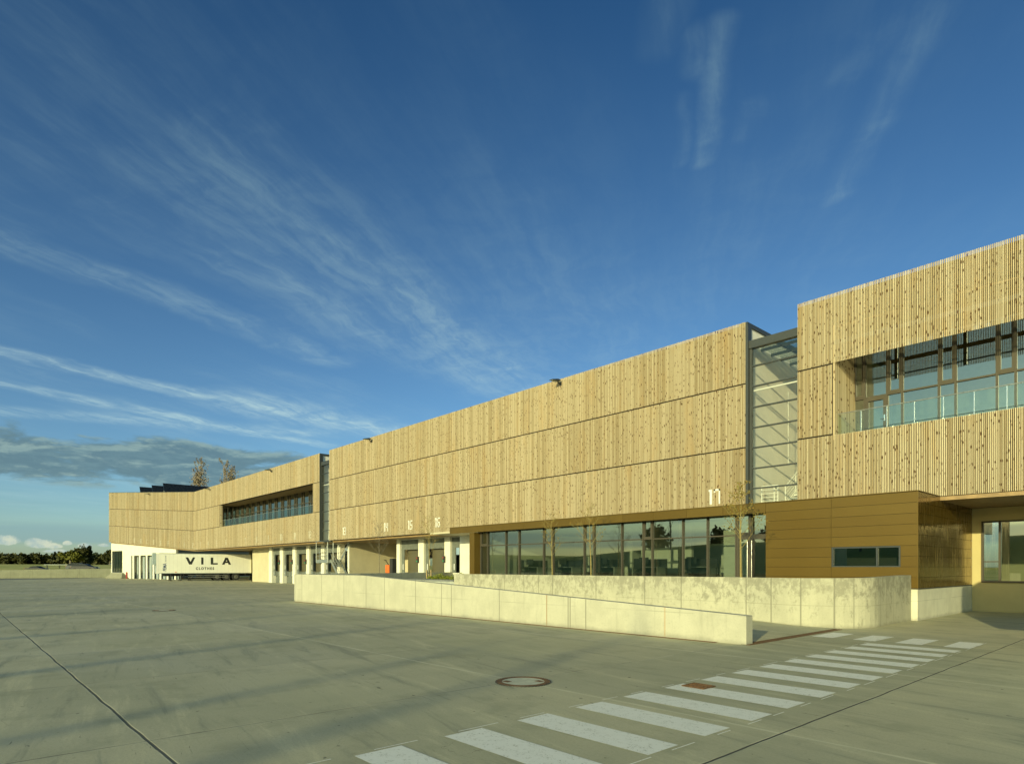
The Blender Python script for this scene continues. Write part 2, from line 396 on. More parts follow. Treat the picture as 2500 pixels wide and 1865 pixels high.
    c = g.mix(g.m('MULTIPLY', halo, g.ramp(g.noise(P, 1.4, 4), 0.38, 0.62, 0.12, 0.70)), c, (0.70, 0.66, 0.46))
    thin = g.m('MAXIMUM', jx, g.m('MULTIPLY', jy, 0.2))
    c = g.mix(g.m('MULTIPLY', jy, 0.85), c, (0.58, 0.56, 0.40))
    c = g.mix(g.m('MULTIPLY', jx, 0.75), c, (0.14, 0.14, 0.10))
    main = g.m('MAXIMUM', lines(g, xx, (-2.9,), 0.014), lines(g, yy, (1.45,), 0.019))
    c = g.mix(g.m('MULTIPLY', main, 0.93), c, (0.055, 0.06, 0.05))
    # a few tyre scuffs
    sc1 = g.noise(g.comb(g.m('MULTIPLY', rot2, 1.7), g.m('MULTIPLY', rot, 16.0), 8), 1.0, 3, 0.6, 1.2)
    sm = g.m('MULTIPLY', g.ramp(sc1, 0.66, 0.74), g.ramp(g.noise(P, 0.35, 2), 0.48, 0.56))
    c = g.mix(g.m('MULTIPLY', sm, 0.7), c, (0.08, 0.085, 0.06))
    g.inp(b, 'Base Color', c); g.inp(b, 'Roughness', g.ramp(big, 0.3, 0.7, 0.55, 0.8)); b.inputs['Specular IOR Level'].default_value = 0.35
    h = g.m('SUBTRACT', g.m('ADD', g.m('MULTIPLY', fine, 0.6), g.m('MULTIPLY', grit, 0.4)), g.m('MULTIPLY', g.m('MAXIMUM', thin, main), 1.5))
    g.inp(b, 'Normal', g.bump(h, 0.8, 0.010))
    return mt

def mat_paint_road():
    mt, g, b = principled("road_paint")
    P = g.pos(); n = g.noise(P, 9.0, 6, 0.7); n2 = g.noise(P, 45.0, 4, 0.8); x, y, z = g.sep(P)
    st = g.noise(g.comb(g.m('MULTIPLY', x, 4.0), g.m('MULTIPLY', y, 40.0), 0), 1.0, 4, 0.7)
    c = g.mix(g.ramp(n, 0.4, 0.7, 0, 0.25), (0.82, 0.82, 0.74), (0.72, 0.72, 0.63))
    c = g.mix(g.ramp(st, 0.55, 0.8, 0, 0.25), c, (0.64, 0.65, 0.56))
    worn = g.m('MAXIMUM', g.m('MULTIPLY', g.ramp(n2, 0.52, 0.62), g.ramp(n, 0.48, 0.58)), g.ramp(g.noise(P, 5.0, 8, 0.8), 0.62, 0.66))
    c = g.mix(g.m('MULTIPLY', worn, 0.75), c, (0.30, 0.30, 0.20))
    g.inp(b, 'Base Color', c); b.inputs['Roughness'].default_value = 0.6
    g.inp(b, 'Normal', g.bump(n2, 0.15, 0.004))
    return mt

def mat_glass(name, tint=(0.80, 0.90, 0.84), refl=1.0, base=0.05):
    mt = bpy.data.materials.new(name); mt.use_nodes = True; nt = mt.node_tree; nt.nodes.clear(); g = link_nodes(nt)
    tr = g.N.new('ShaderNodeBsdfTransparent'); tr.inputs[0].default_value = (*tint, 1)
    gl = g.N.new('ShaderNodeBsdfGlossy'); gl.inputs['Roughness'].default_value = 0.0
    gl.inputs[0].default_value = (0.74, 0.80, 0.74, 1)
    wv = g.noise(g.pos(), 0.7, 1)
    g.inp(gl, 'Normal', g.bump(wv, 0.05, 0.01))
    lw = g.N.new('ShaderNodeLayerWeight'); lw.inputs[0].default_value = 0.5
    f = g.m('ADD', g.m('MULTIPLY', g.m('POWER', lw.outputs['Facing'], 5.0), 0.95 - base), base, clamp=True)
    f = g.m('MULTIPLY', f, refl, clamp=True)
    mx = g.N.new('ShaderNodeMixShader'); g.L.new(f, mx.inputs[0]); g.L.new(tr.outputs[0], mx.inputs[1]); g.L.new(gl.outputs[0], mx.inputs[2])
    out = g.N.new('ShaderNodeOutputMaterial'); g.L.new(mx.outputs[0], out.inputs[0])
    return mt

def mat_bronze():
    mt, g, b = principled("bronze_sheet")
    at = g.N.new('ShaderNodeAttribute'); at.attribute_name = 'rnd'
    n = g.noise(g.pos(), 0.8, 3); s = g.noise(g.stretch(g.pos(), (30, 30, 2)), 1.0, 3)
    c = g.mix(at.outputs['Fac'], (0.138, 0.084, 0.012), (0.160, 0.100, 0.016))
    c = g.mix(g.ramp(n, 0.35, 0.7, 0, 0.35), c, (0.125, 0.075, 0.010))
    g.inp(b, 'Base Color', c); b.inputs['Metallic'].default_value = 0.35
    b.inputs['Roughness'].default_value = 0.34
    return mt

def mat_leaf(name, c1, c2, rough=0.7):
    mt, g, b = principled(name)
    at = g.N.new('ShaderNodeAttribute'); at.attribute_name = 'rnd'
    g.inp(b, 'Base Color', g.mix(at.outputs['Fac'], c1, c2)); b.inputs['Roughness'].default_value = rough
    b.inputs['Specular IOR Level'].default_value = 0.2
    return mt
def mat_grass():
    mt, g, b = principled("meadow")
    n = g.noise(g.pos(), 0.05, 5, 0.6); m2 = g.noise(g.pos(), 1.2, 5, 0.7)
    c = g.mix(g.ramp(n, 0.35, 0.65), (0.36, 0.37, 0.09), (0.60, 0.54, 0.20))
    c = g.mix(g.ramp(m2, 0.4, 0.7, 0, 0.5), c, (0.30, 0.28, 0.08))
    g.inp(b, 'Base Color', c); b.inputs['Roughness'].default_value = 0.95; b.inputs['Specular IOR Level'].default_value = 0.1
    return mt

M = dict(
    timber=mat_timber(), ground=mat_ground(), paint=mat_paint_road(), bronze=mat_bronze(), grass=mat_grass(),
    membrane=plain("dark_membrane", (0.022, 0.016, 0.009), 0.9),
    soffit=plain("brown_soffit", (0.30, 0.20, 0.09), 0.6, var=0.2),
    plaster=plain("cream_plaster", (0.76, 0.73, 0.64), 0.85, var=0.04, scale=0.8, bump=0.1),
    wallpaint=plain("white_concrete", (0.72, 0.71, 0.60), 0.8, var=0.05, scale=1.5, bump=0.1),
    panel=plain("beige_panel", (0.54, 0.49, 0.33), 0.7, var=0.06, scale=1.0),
    yellowplaster=plain("yellow_plaster", (0.52, 0.45, 0.22), 0.85, var=0.05, scale=1.0, bump=0.1),
    frame=plain("dark_bronze_frame", (0.075, 0.066, 0.048), 0.55, 0.1, var=0.05, spec=0.3),
    steelframe=plain("anthracite_frame", (0.055, 0.062, 0.062), 0.45, 0.3, var=0.05),
    white=plain("white_lacquer", (0.78, 0.78, 0.70), 0.4, var=0.03),
    galv=plain("galvanised_steel", (0.42, 0.45, 0.42), 0.45, 0.7, var=0.2, scale=9.0),
    chrome=plain("polished_steel", (0.75, 0.75, 0.72), 0.18, 1.0, var=0.03),
    curtain=plain("grey_dock_curtain", (0.13, 0.145, 0.125), 0.7, var=0.15),
    dockdoor=plain("dark_dock_door", (0.105, 0.095, 0.055), 0.45, var=0.1, scale=0.8),
    rust=plain("rusty_iron", (0.165, 0.088, 0.04), 0.85, 0.2, var=0.45, scale=25.0, bump=0.5),
    roof=plain("grey_roof_felt", (0.20, 0.20, 0.19), 0.9, var=0.15),
    black=plain("black_rubber", (0.02, 0.02, 0.02), 0.7, var=0.2),
    trailerside=plain("trailer_panel", (0.84, 0.84, 0.74), 0.4, var=0.03, scale=0.8),
    trailergrey=plain("trailer_front_grey", (0.30, 0.36, 0.36), 0.5, var=0.08),
    ink=plain("black_lettering", (0.02, 0.022, 0.02), 0.5, var=0.05),
    blueink=plain("blue_lettering", (0.02, 0.06, 0.16), 0.5, var=0.05),
    orange=plain("orange_enamel", (0.75, 0.16, 0.03), 0.4, var=0.08),
    red=plain("red_enamel", (0.34, 0.03, 0.025), 0.4, var=0.08),
    green=plain("green_lens", (0.02, 0.28, 0.13), 0.3, var=0.05),
    solar=plain("solar_glass", (0.012, 0.016, 0.022), 0.25, 0.0, var=0.2, spec=0.5),
    desk=plain("grey_desk", (0.34, 0.35, 0.32), 0.5), dark=plain("charcoal_plastic", (0.035, 0.037, 0.036), 0.5),
    officefloor=plain("office_carpet", (0.10, 0.105, 0.10), 0.9), officewall=plain("office_wall", (0.72, 0.74, 0.66), 0.8, var=0.03),
    bark=plain("grey_bark", (0.17, 0.15, 0.11), 0.9, var=0.3, scale=18.0, bump=0.3),
    ybark=plain("yellow_young_bark", (0.27, 0.215, 0.075), 0.8, var=0.3, scale=25.0, bump=0.2),
    stake=plain("pine_stake", (0.42, 0.31, 0.15), 0.8, var=0.2),
    leaf=mat_leaf("autumn_leaves", (0.26, 0.16, 0.035), (0.20, 0.19, 0.04)),
    birch=mat_leaf("birch_leaves", (0.19, 0.16, 0.12), (0.26, 0.22, 0.17)),
    wood=mat_leaf("woodland_leaves", (0.016, 0.022, 0.008), (0.060, 0.062, 0.016)),
    shrub=mat_leaf("shrub_leaves", (0.10, 0.13, 0.015), (0.24, 0.26, 0.03)),
    conifer=mat_leaf("conifer_needles", (0.012, 0.022, 0.012), (0.035, 0.05, 0.02)),
    glass=mat_glass("window_glass", (0.62, 0.68, 0.60), 1.15, 0.27), clearglass=mat_glass("clear_glass", (0.94, 0.95, 0.92), 1.0, 0.08),
    balglass=mat_glass("green_balustrade_glass", (0.84, 0.93, 0.88), 1.0, 0.07),
    carblue=plain("dark_blue_car_paint", (0.012, 0.017, 0.028), 0.45, 0.0, var=0.05, spec=0.25), carglass=plain("car_window", (0.02, 0.026, 0.03), 0.5, spec=0.12),
    cargrey=plain("silver_car_paint", (0.08, 0.095, 0.11), 0.45, 0.0, var=0.05, spec=0.25),
)
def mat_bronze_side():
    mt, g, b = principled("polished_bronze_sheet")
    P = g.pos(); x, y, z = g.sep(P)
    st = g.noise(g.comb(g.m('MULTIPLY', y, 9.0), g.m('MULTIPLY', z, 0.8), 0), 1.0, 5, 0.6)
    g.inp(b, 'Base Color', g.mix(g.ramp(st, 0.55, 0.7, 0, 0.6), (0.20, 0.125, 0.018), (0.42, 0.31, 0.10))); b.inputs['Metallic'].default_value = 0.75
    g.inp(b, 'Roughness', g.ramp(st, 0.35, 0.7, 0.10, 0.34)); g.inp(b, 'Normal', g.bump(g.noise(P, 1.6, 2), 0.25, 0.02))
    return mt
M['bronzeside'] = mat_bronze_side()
M['birchbark'] = plain('birch_bark', (0.36, 0.30, 0.24), 0.8, var=0.3)
M['shrubwood'] = mat_leaf('olive_leaves', (0.045, 0.055, 0.008), (0.11, 0.115, 0.015))
M['trailerseam'] = plain('panel_seam', (0.70, 0.70, 0.62), 0.5)
M['wheelrim'] = plain('grimy_wheel_rim', (0.12, 0.12, 0.10), 0.6)
M['fadedwhite'] = plain('faded_white_paint', (0.56, 0.53, 0.41), 0.6)
M['led'] = plain("reflector_strip", (0.85, 0.85, 0.80), 0.3, var=0.02)
# ================================================================== ground and setting
YF = 25.38           # face of the timber cladding
YB = 22.92           # face of the bronze box and fascia
YD = 27.40           # face of the white piers at the docks
K = Vector((-94.17, YF)); E_ = Vector((-120.3, 19.6)); LIFT = 1.75      # the left wing bends forward and rises
UD = (E_ - K).normalized(); UL = (E_ - K).length; UN = Vector((-UD.y, UD.x))
if UN.y > 0: UN = -UN                                                  # towards the yard

def grid_sheet(name, xs, ys, zf, mat, label_kind='structure'):
    mb = MB(); nx = len(xs)
    mb.v = [(x, y, zf(x, y)) for y in ys for x in xs]; mb.a = [0] * len(mb.v)
    for j in range(len(ys) - 1):
        for i in range(nx - 1):
            a = j * nx + i; mb.f.append((a, a + 1, a + nx + 1, a + nx))
    return tag(mb.build(name, mat, smooth=True), kind=label_kind)
g_ = MB(); g_.quad((-129.8, -30, 0), (40, -30, 0), (40, 40, 0), (-129.8, 40, 0))
tag(g_.build('yard_pavement', M['ground']), kind='structure')
# countryside: one sheet to the horizon, a little below the yard, banked up behind the camera and beyond the left wall
def terrain(x, y):
    z = -0.05
    if y < -30:
        t = min(1, (-30 - y) / 34.0); t = t * t * (3 - 2 * t)
        z = max(z, t * (6.3 + 1.8 * math.sin(x * 0.021 + 1.0) + 0.6 * math.sin(x * 0.07)))
    if x < -129.8:
        t = min(1, (-129.8 - x) / 1.0); z2 = 1.05 * t
        dd = max(0, -x - 130); z2 += min(dd, 260) * 0.0093
        z = max(z, z2)
    return z
xs = [-3500, -1500, -900, -600, -450, -390, -330, -280, -240, -200, -170, -150, -140, -134, -130.8, -129.8] + [-124 + 6 * i for i in range(0, 31)] + [80, 120, 200, 400, 900, 3500]
ys = [-3500, -1200, -500, -250, -150, -100, -80] + [-70 + 4 * i for i in range(0, 12)] + [-20, 0, 20, 40, 70, 120, 250, 600, 1500, 3500]
grid_sheet('field', xs, ys, lambda x, y: terrain(x, y) - (0.06 if (-129.9 < x < 40 and -30 <= y <= 40) else 0), M['grass'])

# ramp between the two walls and the raised terrace behind
rp = MB()
rp.hexa([(-31.0, 13.2), (-6.9, 13.2), (-6.9, 18.35), (-31.0, 18.35)], -0.5, [1.012, 0.005, 0.005, 1.012])
mt_ramp = M['ground']
tag(rp.build('ramp', mt_ramp), kind='structure')
te = MB(); te.hexa([(-31.0, 18.354), (-8.3, 18.354), (-6.9, 19.2), (-6.6, 21.0), (-6.6, 22.9), (-6.6, 27.6), (-37.0, 27.6), (-32.0, 17.0), (-31.004, 13.4)], -0.4, 1.0)
tag(te.build('terrace', plain("terrace_paving", (0.40, 0.42, 0.36), 0.85, var=0.15, scale=4.0)), kind='structure')

al = MB(); al.quad((-128.4, 6.0, .004), (-127.9, -24.0, .004), (-104.0, -24.0, .004), (-112.0, 5.0, .004)); al.quad((-128.4, 6.0, .0041), (-112.0, 5.0, .0041), (-118.0, 15.0, .0041), (-125.6, 19.5, .0041))  # dark sheet that paints the shade along the foot of the boundary wall
tag(al.build('painted_shade_strip', plain("painted_shade_strip", (0.17, 0.18, 0.15), 0.9, var=0.2, scale=2.0)), kind='structure')
# crosswalk
cw = MB(); z0 = 0.004
def sheet(mb, x0, x1, y0, y1, z): mb.quad((x0, y0, z), (x1, y0, z), (x1, y1, z), (x0, y1, z))
near = [1.75, 2.70, 3.68, 4.66, 5.62, 6.55, 7.46, 8.40, 9.32, 10.24, 11.16, 12.06, 12.98, 13.90, 14.80]
for n in [-0.15, 0.8] + near:
    w = 0.49; j = [random.uniform(-.012, .012) for _ in range(4)]
    cw.quad((-5.10 + j[0], n, z0), (-3.35 + j[1], n + j[2], z0), (-3.35 + j[1], n + w, z0), (-5.10 + j[3], n + w, z0))
for a, b in ((-6.52, -6.02), (-5.58, -5.10), (-4.70, -4.18), (-3.78, -3.30)):
    sheet(cw, a, b, 15.78, 17.12, z0)
k = 1.4
while k < 16.8:
    l = random.uniform(.25, .6)
    sheet(cw, -5.165, -5.147, k, k + l, z0); sheet(cw, -3.315, -3.299, k + .2, k + .2 + l, z0)
    k += l + random.uniform(.25, .5)
tag(cw.build('crosswalk_marking', M['paint']), kind='structure')

# manhole cover, drain grates, rusty channel
def ring_pts(c, r, n=48): return [(c[0] + r * math.cos(2 * math.pi * i / n), c[1] + r * math.sin(2 * math.pi * i / n)) for i in range(n)]
def manhole(loc, label, group=None):
    e = empty('manhole_cover', (loc[0], loc[1], 0), label, 'manhole cover', group)
    fr = MB(); a, b = ring_pts(loc, .395), ring_pts(loc, .318)
    n = len(a); i0 = 0
    for i in range(n):
        j = (i + 1) % n
        fr.hexa([a[i], a[j], b[j], b[i]][::-1], 0.002, 0.014)
    fr.build('frame', M['rust'], e)
    gk = MB()
    for i in range(2 * n):
        p, q = math.pi * i / n, math.pi * (i + 1) / n; ro = .412 if i % 2 else .399
        gk.hexa([(loc[0] + .396 * math.cos(p), loc[1] + .396 * math.sin(p)), (loc[0] + ro * math.cos(p), loc[1] + ro * math.sin(p)), (loc[0] + ro * math.cos(q), loc[1] + ro * math.sin(q)), (loc[0] + .396 * math.cos(q), loc[1] + .396 * math.sin(q))], .001, .012)
    gk.build('notched_rim', M['dark'], e)
    li = MB(); li.hexa(ring_pts(loc, .315), 0.001, 0.010); li.build('lid', M['lidconc'], e)
    for p in (0.9, 4.04):
        kl = MB(); kl.box(loc[0] + .24 * math.cos(p) - .06, loc[0] + .24 * math.cos(p) + .06, loc[1] + .24 * math.sin(p) - .045, loc[1] + .24 * math.sin(p) + .045, .009, .013); kl.build('lifting_slot', M['rust'], e)
    return e
M['lidconc'] = plain("lid_concrete", (0.50, 0.50, 0.38), 0.85, var=0.12, scale=8.0, bump=0.2)
manhole((-6.76, 6.31), 'round rusty manhole cover with pale concrete centre beside the zebra stripes')
m2 = manhole((-27.6, 6.35), 'small distant round manhole cover out in the yard left of the front concrete wall')
for x in (-24.0,):
    pass
gr = empty('drain_grate', (-4.82, 7.9, 0), 'square rusty drain grate set in a white zebra stripe', 'drain grate')
f_ = MB()
for a in ((-5.0, -4.97, 7.74, 8.06), (-4.68, -4.65, 7.74, 8.06), (-4.97, -4.68, 7.74, 7.77), (-4.97, -4.68, 8.03, 8.06)): f_.box(*a, .009, .02)
f_.build('frame', M['rust'], gr)
b_ = MB()
for i in range(7): b_.box(-4.97, -4.68, 7.80 + i * .033, 7.815 + i * .033, .0095, .017)
for i in range(3): b_.box(-4.90 + i * .072, -4.88 + i * .072, 7.772, 8.028, .0098, .0165)
b_.build('bar', M['rust'], gr)
w_ = MB(); w_.box(-4.99, -4.66, 7.75, 8.05, .002, .0088); w_.build('sump', M['black'], gr)
ch = empty('drain_channel', (-6.75, 15.8, 0), 'long rusty drain channel across the foot of the ramp between the two concrete walls', 'drain')
f_ = MB(); f_.box(-6.86, -6.84, 12.95, 18.1, .002, .012); f_.box(-6.68, -6.66, 12.95, 18.1, .002, .012); f_.build('edge_rail', M['rust'], ch)
f_ = MB(); f_.box(-6.838, -6.682, 12.95, 18.1, .001, .008); f_.build('grating', M['rust'], ch)
ch2 = MB(); ch2.box(-30.4, -7.4, 12.80, 12.90, .002, .010)
tag(ch2.build('drain_strip', M['rust']), 'thin rusty strip along the base of the front sloping concrete wall', 'drain')

# concrete walls
w1x = [-30.2, -29.4, -27.3, -25.0, -22.9, -21.2, -19.1, -18.0, -16.6, -14.3, -13.1, -12.7, -11.85]
w1x = []
for px in (737, 785, 839.5, 893.7, 938.7, 1014.5, 1078, 1102, 1219, 1334.7, 1387, 1392, 1430, 1623):
    r = ray(px, 1500); w1x.append(12.95 / r[1] * r[0])
mw1 = mat_concrete_wall("ramp_wall_concrete", (0.45, 0.44, 0.345), xs=w1x[:13], rust=(w1x[13], w1x[9]), mottled=0.4, streak=0.35)
def sweep_wall(name, path, thick_dir, top, mat, label, th=0.28, base=-.2):
    """path of plan points (face), inner offset path, top height function"""
    mb = MB(); n = len(path)
    inner = []
    for i, p in enumerate(path):
        a = Vector(path[max(0, i - 1)]); b = Vector(path[min(n - 1, i + 1)]); d = (b - a).normalized()
        nn = Vector((-d.y, d.x)) * thick_dir; inner.append((p[0] + nn.x * th, p[1] + nn.y * th))
    for i in range(n):
        p, q = path[i], inner[i]; t = top(*p)
        mb.v += [(p[0], p[1], base), (p[0], p[1], t), (q[0], q[1], t), (q[0], q[1], base)]; mb.a += [0] * 4
    for i in range(n - 1):
        a = i * 4; b = a + 4
        for k in range(4): mb.f.append((a + k, a + (k + 1) % 4, b + (k + 1) % 4, b + k))
    mb.f.append((0, 1, 2, 3)); a = (n - 1) * 4; mb.f.append((a + 3, a + 2, a + 1, a))
    o = mb.build(name, mat)
    return tag(o, label, 'wall')
def top1(x, y):
    if x < -23.5: return 1.365
    return 1.356 + (x + 23.5) * (-0.716 / 16.6)
path1 = [(-6.74 - i * 1.0, 12.95) for i in range(24)] + [(-30.6, 12.97), (-31.0, 13.06), (-31.3, 13.3), (-31.5, 13.7)]
sweep_wall('retaining_wall', path1, -1, top1, mw1, 'long sloping concrete wall in front, lowest at its right end beside the zebra crossing', .28)
pathr = [(-31.55, 13.9), (-32.3, 17.2), (-34.4, 22.2), (-36.9, 27.3)]
mwr = mat_concrete_wall("return_wall_concrete", (0.46, 0.46, 0.38), ys=(17.4, 21.0, 24.2), mottled=0.3)
sweep_wall('retaining_wall', pathr, -1, lambda x, y: 1.37, mwr, 'grey concrete wall running back to the docks behind the shrub bed', .28)
w2x = []
for px in (1153, 1232, 1279, 1315, 1349, 1455, 1574, 1663, 1823, 1889, 1962, 2031.6):
    r = ray(px, 1500); w2x.append(18.2 / r[1] * r[0])
mw2 = mat_concrete_wall("curved_wall_concrete", (0.44, 0.43, 0.325), xs=w2x, ys=(18.75, 19.9, 21.1), mottled=0.4, blotch=0.85, streak=0.3)
path2 = [(-24.4 + i * 1.02, 18.2) for i in range(15)] + [(-9.4, 18.16), (-8.7, 18.04), (-8.1, 17.98)]
c2 = (-8.05, 19.75); r2 = 1.77
path2 += [(c2[0] + r2 * math.sin(t), c2[1] - r2 * math.cos(t)) for t in [R(a) for a in range(4, 91, 7)]] + [(-6.29, 20.4), (-6.31, 21.2), (-6.33, 22.0), (-6.35, 22.90)]
sweep_wall('retaining_wall', path2, 1, lambda x, y: 1.39 + 0.06 * max(0.0, min(1.0, (y - 18.0) / 4.5)), mw2, 'curved blotchy concrete wall bending round to the bronze corner', .26)
# boundary wall of the yard on the left
bx = [-8, -3.5, 2, 5.3, 7.5, 10.2, 12.6, 14.8, 16.4, 18.0]
mwb = mat_concrete_wall("boundary_wall_concrete", (0.30, 0.305, 0.215), ys=bx, mottled=0.3, streak=0.5)
pathb = [(-129.5, -25), (-129.0, -5), (-128.3, 6.2), (-126.6, 14.0), (-125.3, 20.6), (-124.6, 21.8)]
sweep_wall('boundary_wall', pathb, 1, lambda x, y: 1.25 + max(0, min(1, (y - 2) / 18)) * .33, mwb, 'low concrete boundary wall at the far left edge of the yard', .3)

# ================================================================== the warehouse
wh = empty('warehouse', (-50, YF, 0), 'long timber-clad logistics building with glass stair towers and a bronze box at its corner', 'building')

PITCH, BW, BD = 0.0535, 0.0290, 0.024
def battens(mb, x0, x1, zlo, zhi, y=YF, skip=None):
    n = int((x1 - x0) / PITCH); run = random.random(); left = 0
    for i in range(n + 1):
        x = x0 + i * PITCH
        if x + BW > x1: break
        if left <= 0: base = random.random(); left = random.randint(1, 9)
        left -= 1
        r = min(1, max(0, base * 0.25 + random.random() * 0.75))
        if skip and skip(x): continue
        dz = random.uniform(-.006, .006)
        mb.box(x, x + BW, y, y + BD, zlo, zhi + (dz if zhi > 12 else 0), r)
def battens_left(mb, lo, hi, t0=0.0, t1=1.0):
    L = UL; n = int(L / PITCH)
    for i in range(n):
        s = i * PITCH; t = s / L
        p = K + UD * s; q = K + UD * (s + BW); a = p - UN * BD; b = q - UN * BD
        l = LIFT * t
        mb.hexa([tuple(q), tuple(p), tuple(a), tuple(b)], lo + l, hi + l, random.random() * .8 + .2 * (int(s / 0.5) * 37 % 11) / 11)
ROWS = ((4.15, 6.80), (6.86, 9.53), (9.59, 12.20))
CL, CR = -11.03, 9.0
AOPEN = (-83.10, -55.99); COPEN = (-9.69, CR)
Bl, Br = -52.61, -13.23; Al, Ar = K.x, -54.6

def sub(name, mb, mat, parent, **kw): return mb.build(name, mat, parent, **kw)
class EACH:
    """like MB, but every box or prism becomes a part of its own"""
    def __init__(s): s.l = []
    def box(s, *a): s.l.append(('box', a))
    def hexa(s, *a): s.l.append(('hexa', a))
    def tube(s, *a): s.l.append(('tube', a))
    def build(s, name, mat, parent=None, **kw):
        for k, a in s.l:
            m_ = MB(); getattr(m_, k)(*a); o = m_.build(name, mat, parent, **kw)
        return o
# cladding: one part for each wing, battens real
cb = MB()
for lo, hi in ROWS: battens(cb, Bl, Br, lo, hi)
cladB = sub('timber_cladding', cb, M['timber'], wh, attr=True)
ca = MB(); battens(ca, Al, Ar, *ROWS[0]); battens(ca, Al, Ar, *ROWS[2])
battens(ca, Al, Ar, *ROWS[1], skip=lambda x: AOPEN[0] - BW < x < AOPEN[1])
for lo, hi in ROWS: battens_left(ca, lo, hi)
cladA = sub('timber_cladding', ca, M['timber'], wh, attr=True)
cc = MB(); battens(cc, CL, CR, *ROWS[0]); battens(cc, CL, CR, ROWS[2][0], 12.26)
battens(cc, CL, CR, *ROWS[1], skip=lambda x: x > COPEN[0] - BW)
cladC = sub('timber_cladding', cc, M['timber'], wh, attr=True)

# dark membrane and wall body behind the battens
y0, y1 = YF + .05, YF + .34
bd = EACH()
bd.box(Bl, Br - .002, y0, y1, 4.16, 12.10)
bd.box(Al + .1, AOPEN[0], y0, y1, 4.16, 12.10); bd.box(AOPEN[1], Ar, y0, y1, 4.16, 12.10)
bd.box(AOPEN[0], AOPEN[1], y0, y1, 4.16, 6.78); bd.box(AOPEN[0], AOPEN[1], y0, y1, 9.56, 12.10)
bd.box(CL, COPEN[0], y0, y1, 4.16, 12.14)
bd.box(COPEN[0], COPEN[1], y0, y1, 4.16, 6.78); bd.box(COPEN[0], COPEN[1], y0, y1, 11.15, 12.14)
a = K - UN * .05; b = E_ - UN * .05; c = E_ - UN * .34; d = K - UN * .34
bd.hexa([tuple(b), tuple(a), tuple(d), tuple(c)], [4.16 + LIFT, 4.16, 4.16, 4.16 + LIFT], [12.1 + LIFT, 12.1, 12.1, 12.1 + LIFT])
sub('backing_wall', bd, M['membrane'], wh)
rl = MB()   # rails that carry the hanging screen in front of the right-hand balcony
for zz in (9.75, 10.28): rl.box(COPEN[0], CR, YF + BD + .002, YF + BD + .05, zz, zz + (.05 if zz < 10 else .16))
for i in range(8): rl.box(COPEN[0] + .9 + i * 2.4, COPEN[0] + 1.02 + i * 2.4, YF + BD + .052, YF + BD + .14, 9.6, 11.14)
sub('screen_rail', rl, M['steelframe'], wh)

# bodies, roofs and ends
rf = EACH()
rf.box(Bl + .02, Br - .02, y1 + .02, 60, 11.6, 11.9); rf.box(CL + .02, CR, y1 + 2.4, 60, 11.6, 11.9); rf.box(Al, Ar - .02, y1 + .02, 60, 11.6, 11.9)
rf.box(CL + .02, CR, y1 + .01, y1 + 2.39, 11.6, 11.85)
bk = (E_ - UN * 40)
rf.hexa([tuple(E_ - UN * .36), tuple(K - UN * .36), (K.x, 60), tuple(bk)], [11.6 + LIFT, 11.6, 11.6, 11.6 + LIFT], [11.9 + LIFT, 11.9, 11.9, 11.9 + LIFT])
sub('roof', rf, M['roof'], wh)
en = EACH()
en.box(Br - .28, Br, y1 + .002, 58, 4.16, 12.02); en.box(Ar - .28, Ar, y1 + .002, 58, 4.16, 12.02)
en.box(CL, CL + .25, y1 + .002, 58, 4.16, 11.9); en.box(Bl, Bl + .25, y1 + .002, 58, 4.16, 11.9)
en.hexa([tuple(E_ - UN * .36), tuple(E_ - UN * .36 - UD * .25), tuple(bk - UD * .25), tuple(bk)], 0, 13.7)
sub('side_wall', en, M['plaster'], wh)
cp = EACH()
for X in (Br, Ar):
    cp.box(X - .30, X + .07, YF + .02, 58, 12.02, 12.19); cp.box(X - .01, X + .10, YF + .0, YF + .30, 4.16, 12.02)
a = K - UN * .01; b = E_ - UN * .01; c = E_ - UN * .34; d = K - UN * .34
cp.hexa([tuple(b), tuple(a), tuple(d), tuple(c)], [12.215 + LIFT, 12.215, 12.215, 12.215 + LIFT], [12.26 + LIFT, 12.26, 12.26, 12.26 + LIFT])
sub('coping', cp, M['steelframe'], wh)
# soffits and the recessed ground-floor wall
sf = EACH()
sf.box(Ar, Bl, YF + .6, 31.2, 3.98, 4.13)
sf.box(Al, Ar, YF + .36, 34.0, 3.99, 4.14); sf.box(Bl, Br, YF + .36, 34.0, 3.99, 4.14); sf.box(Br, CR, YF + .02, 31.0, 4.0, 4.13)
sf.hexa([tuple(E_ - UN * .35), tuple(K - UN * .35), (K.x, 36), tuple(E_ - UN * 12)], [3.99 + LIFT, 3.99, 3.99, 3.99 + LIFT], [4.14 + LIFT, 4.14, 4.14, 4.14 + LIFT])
sub('soffit', sf, M['soffit'], wh)
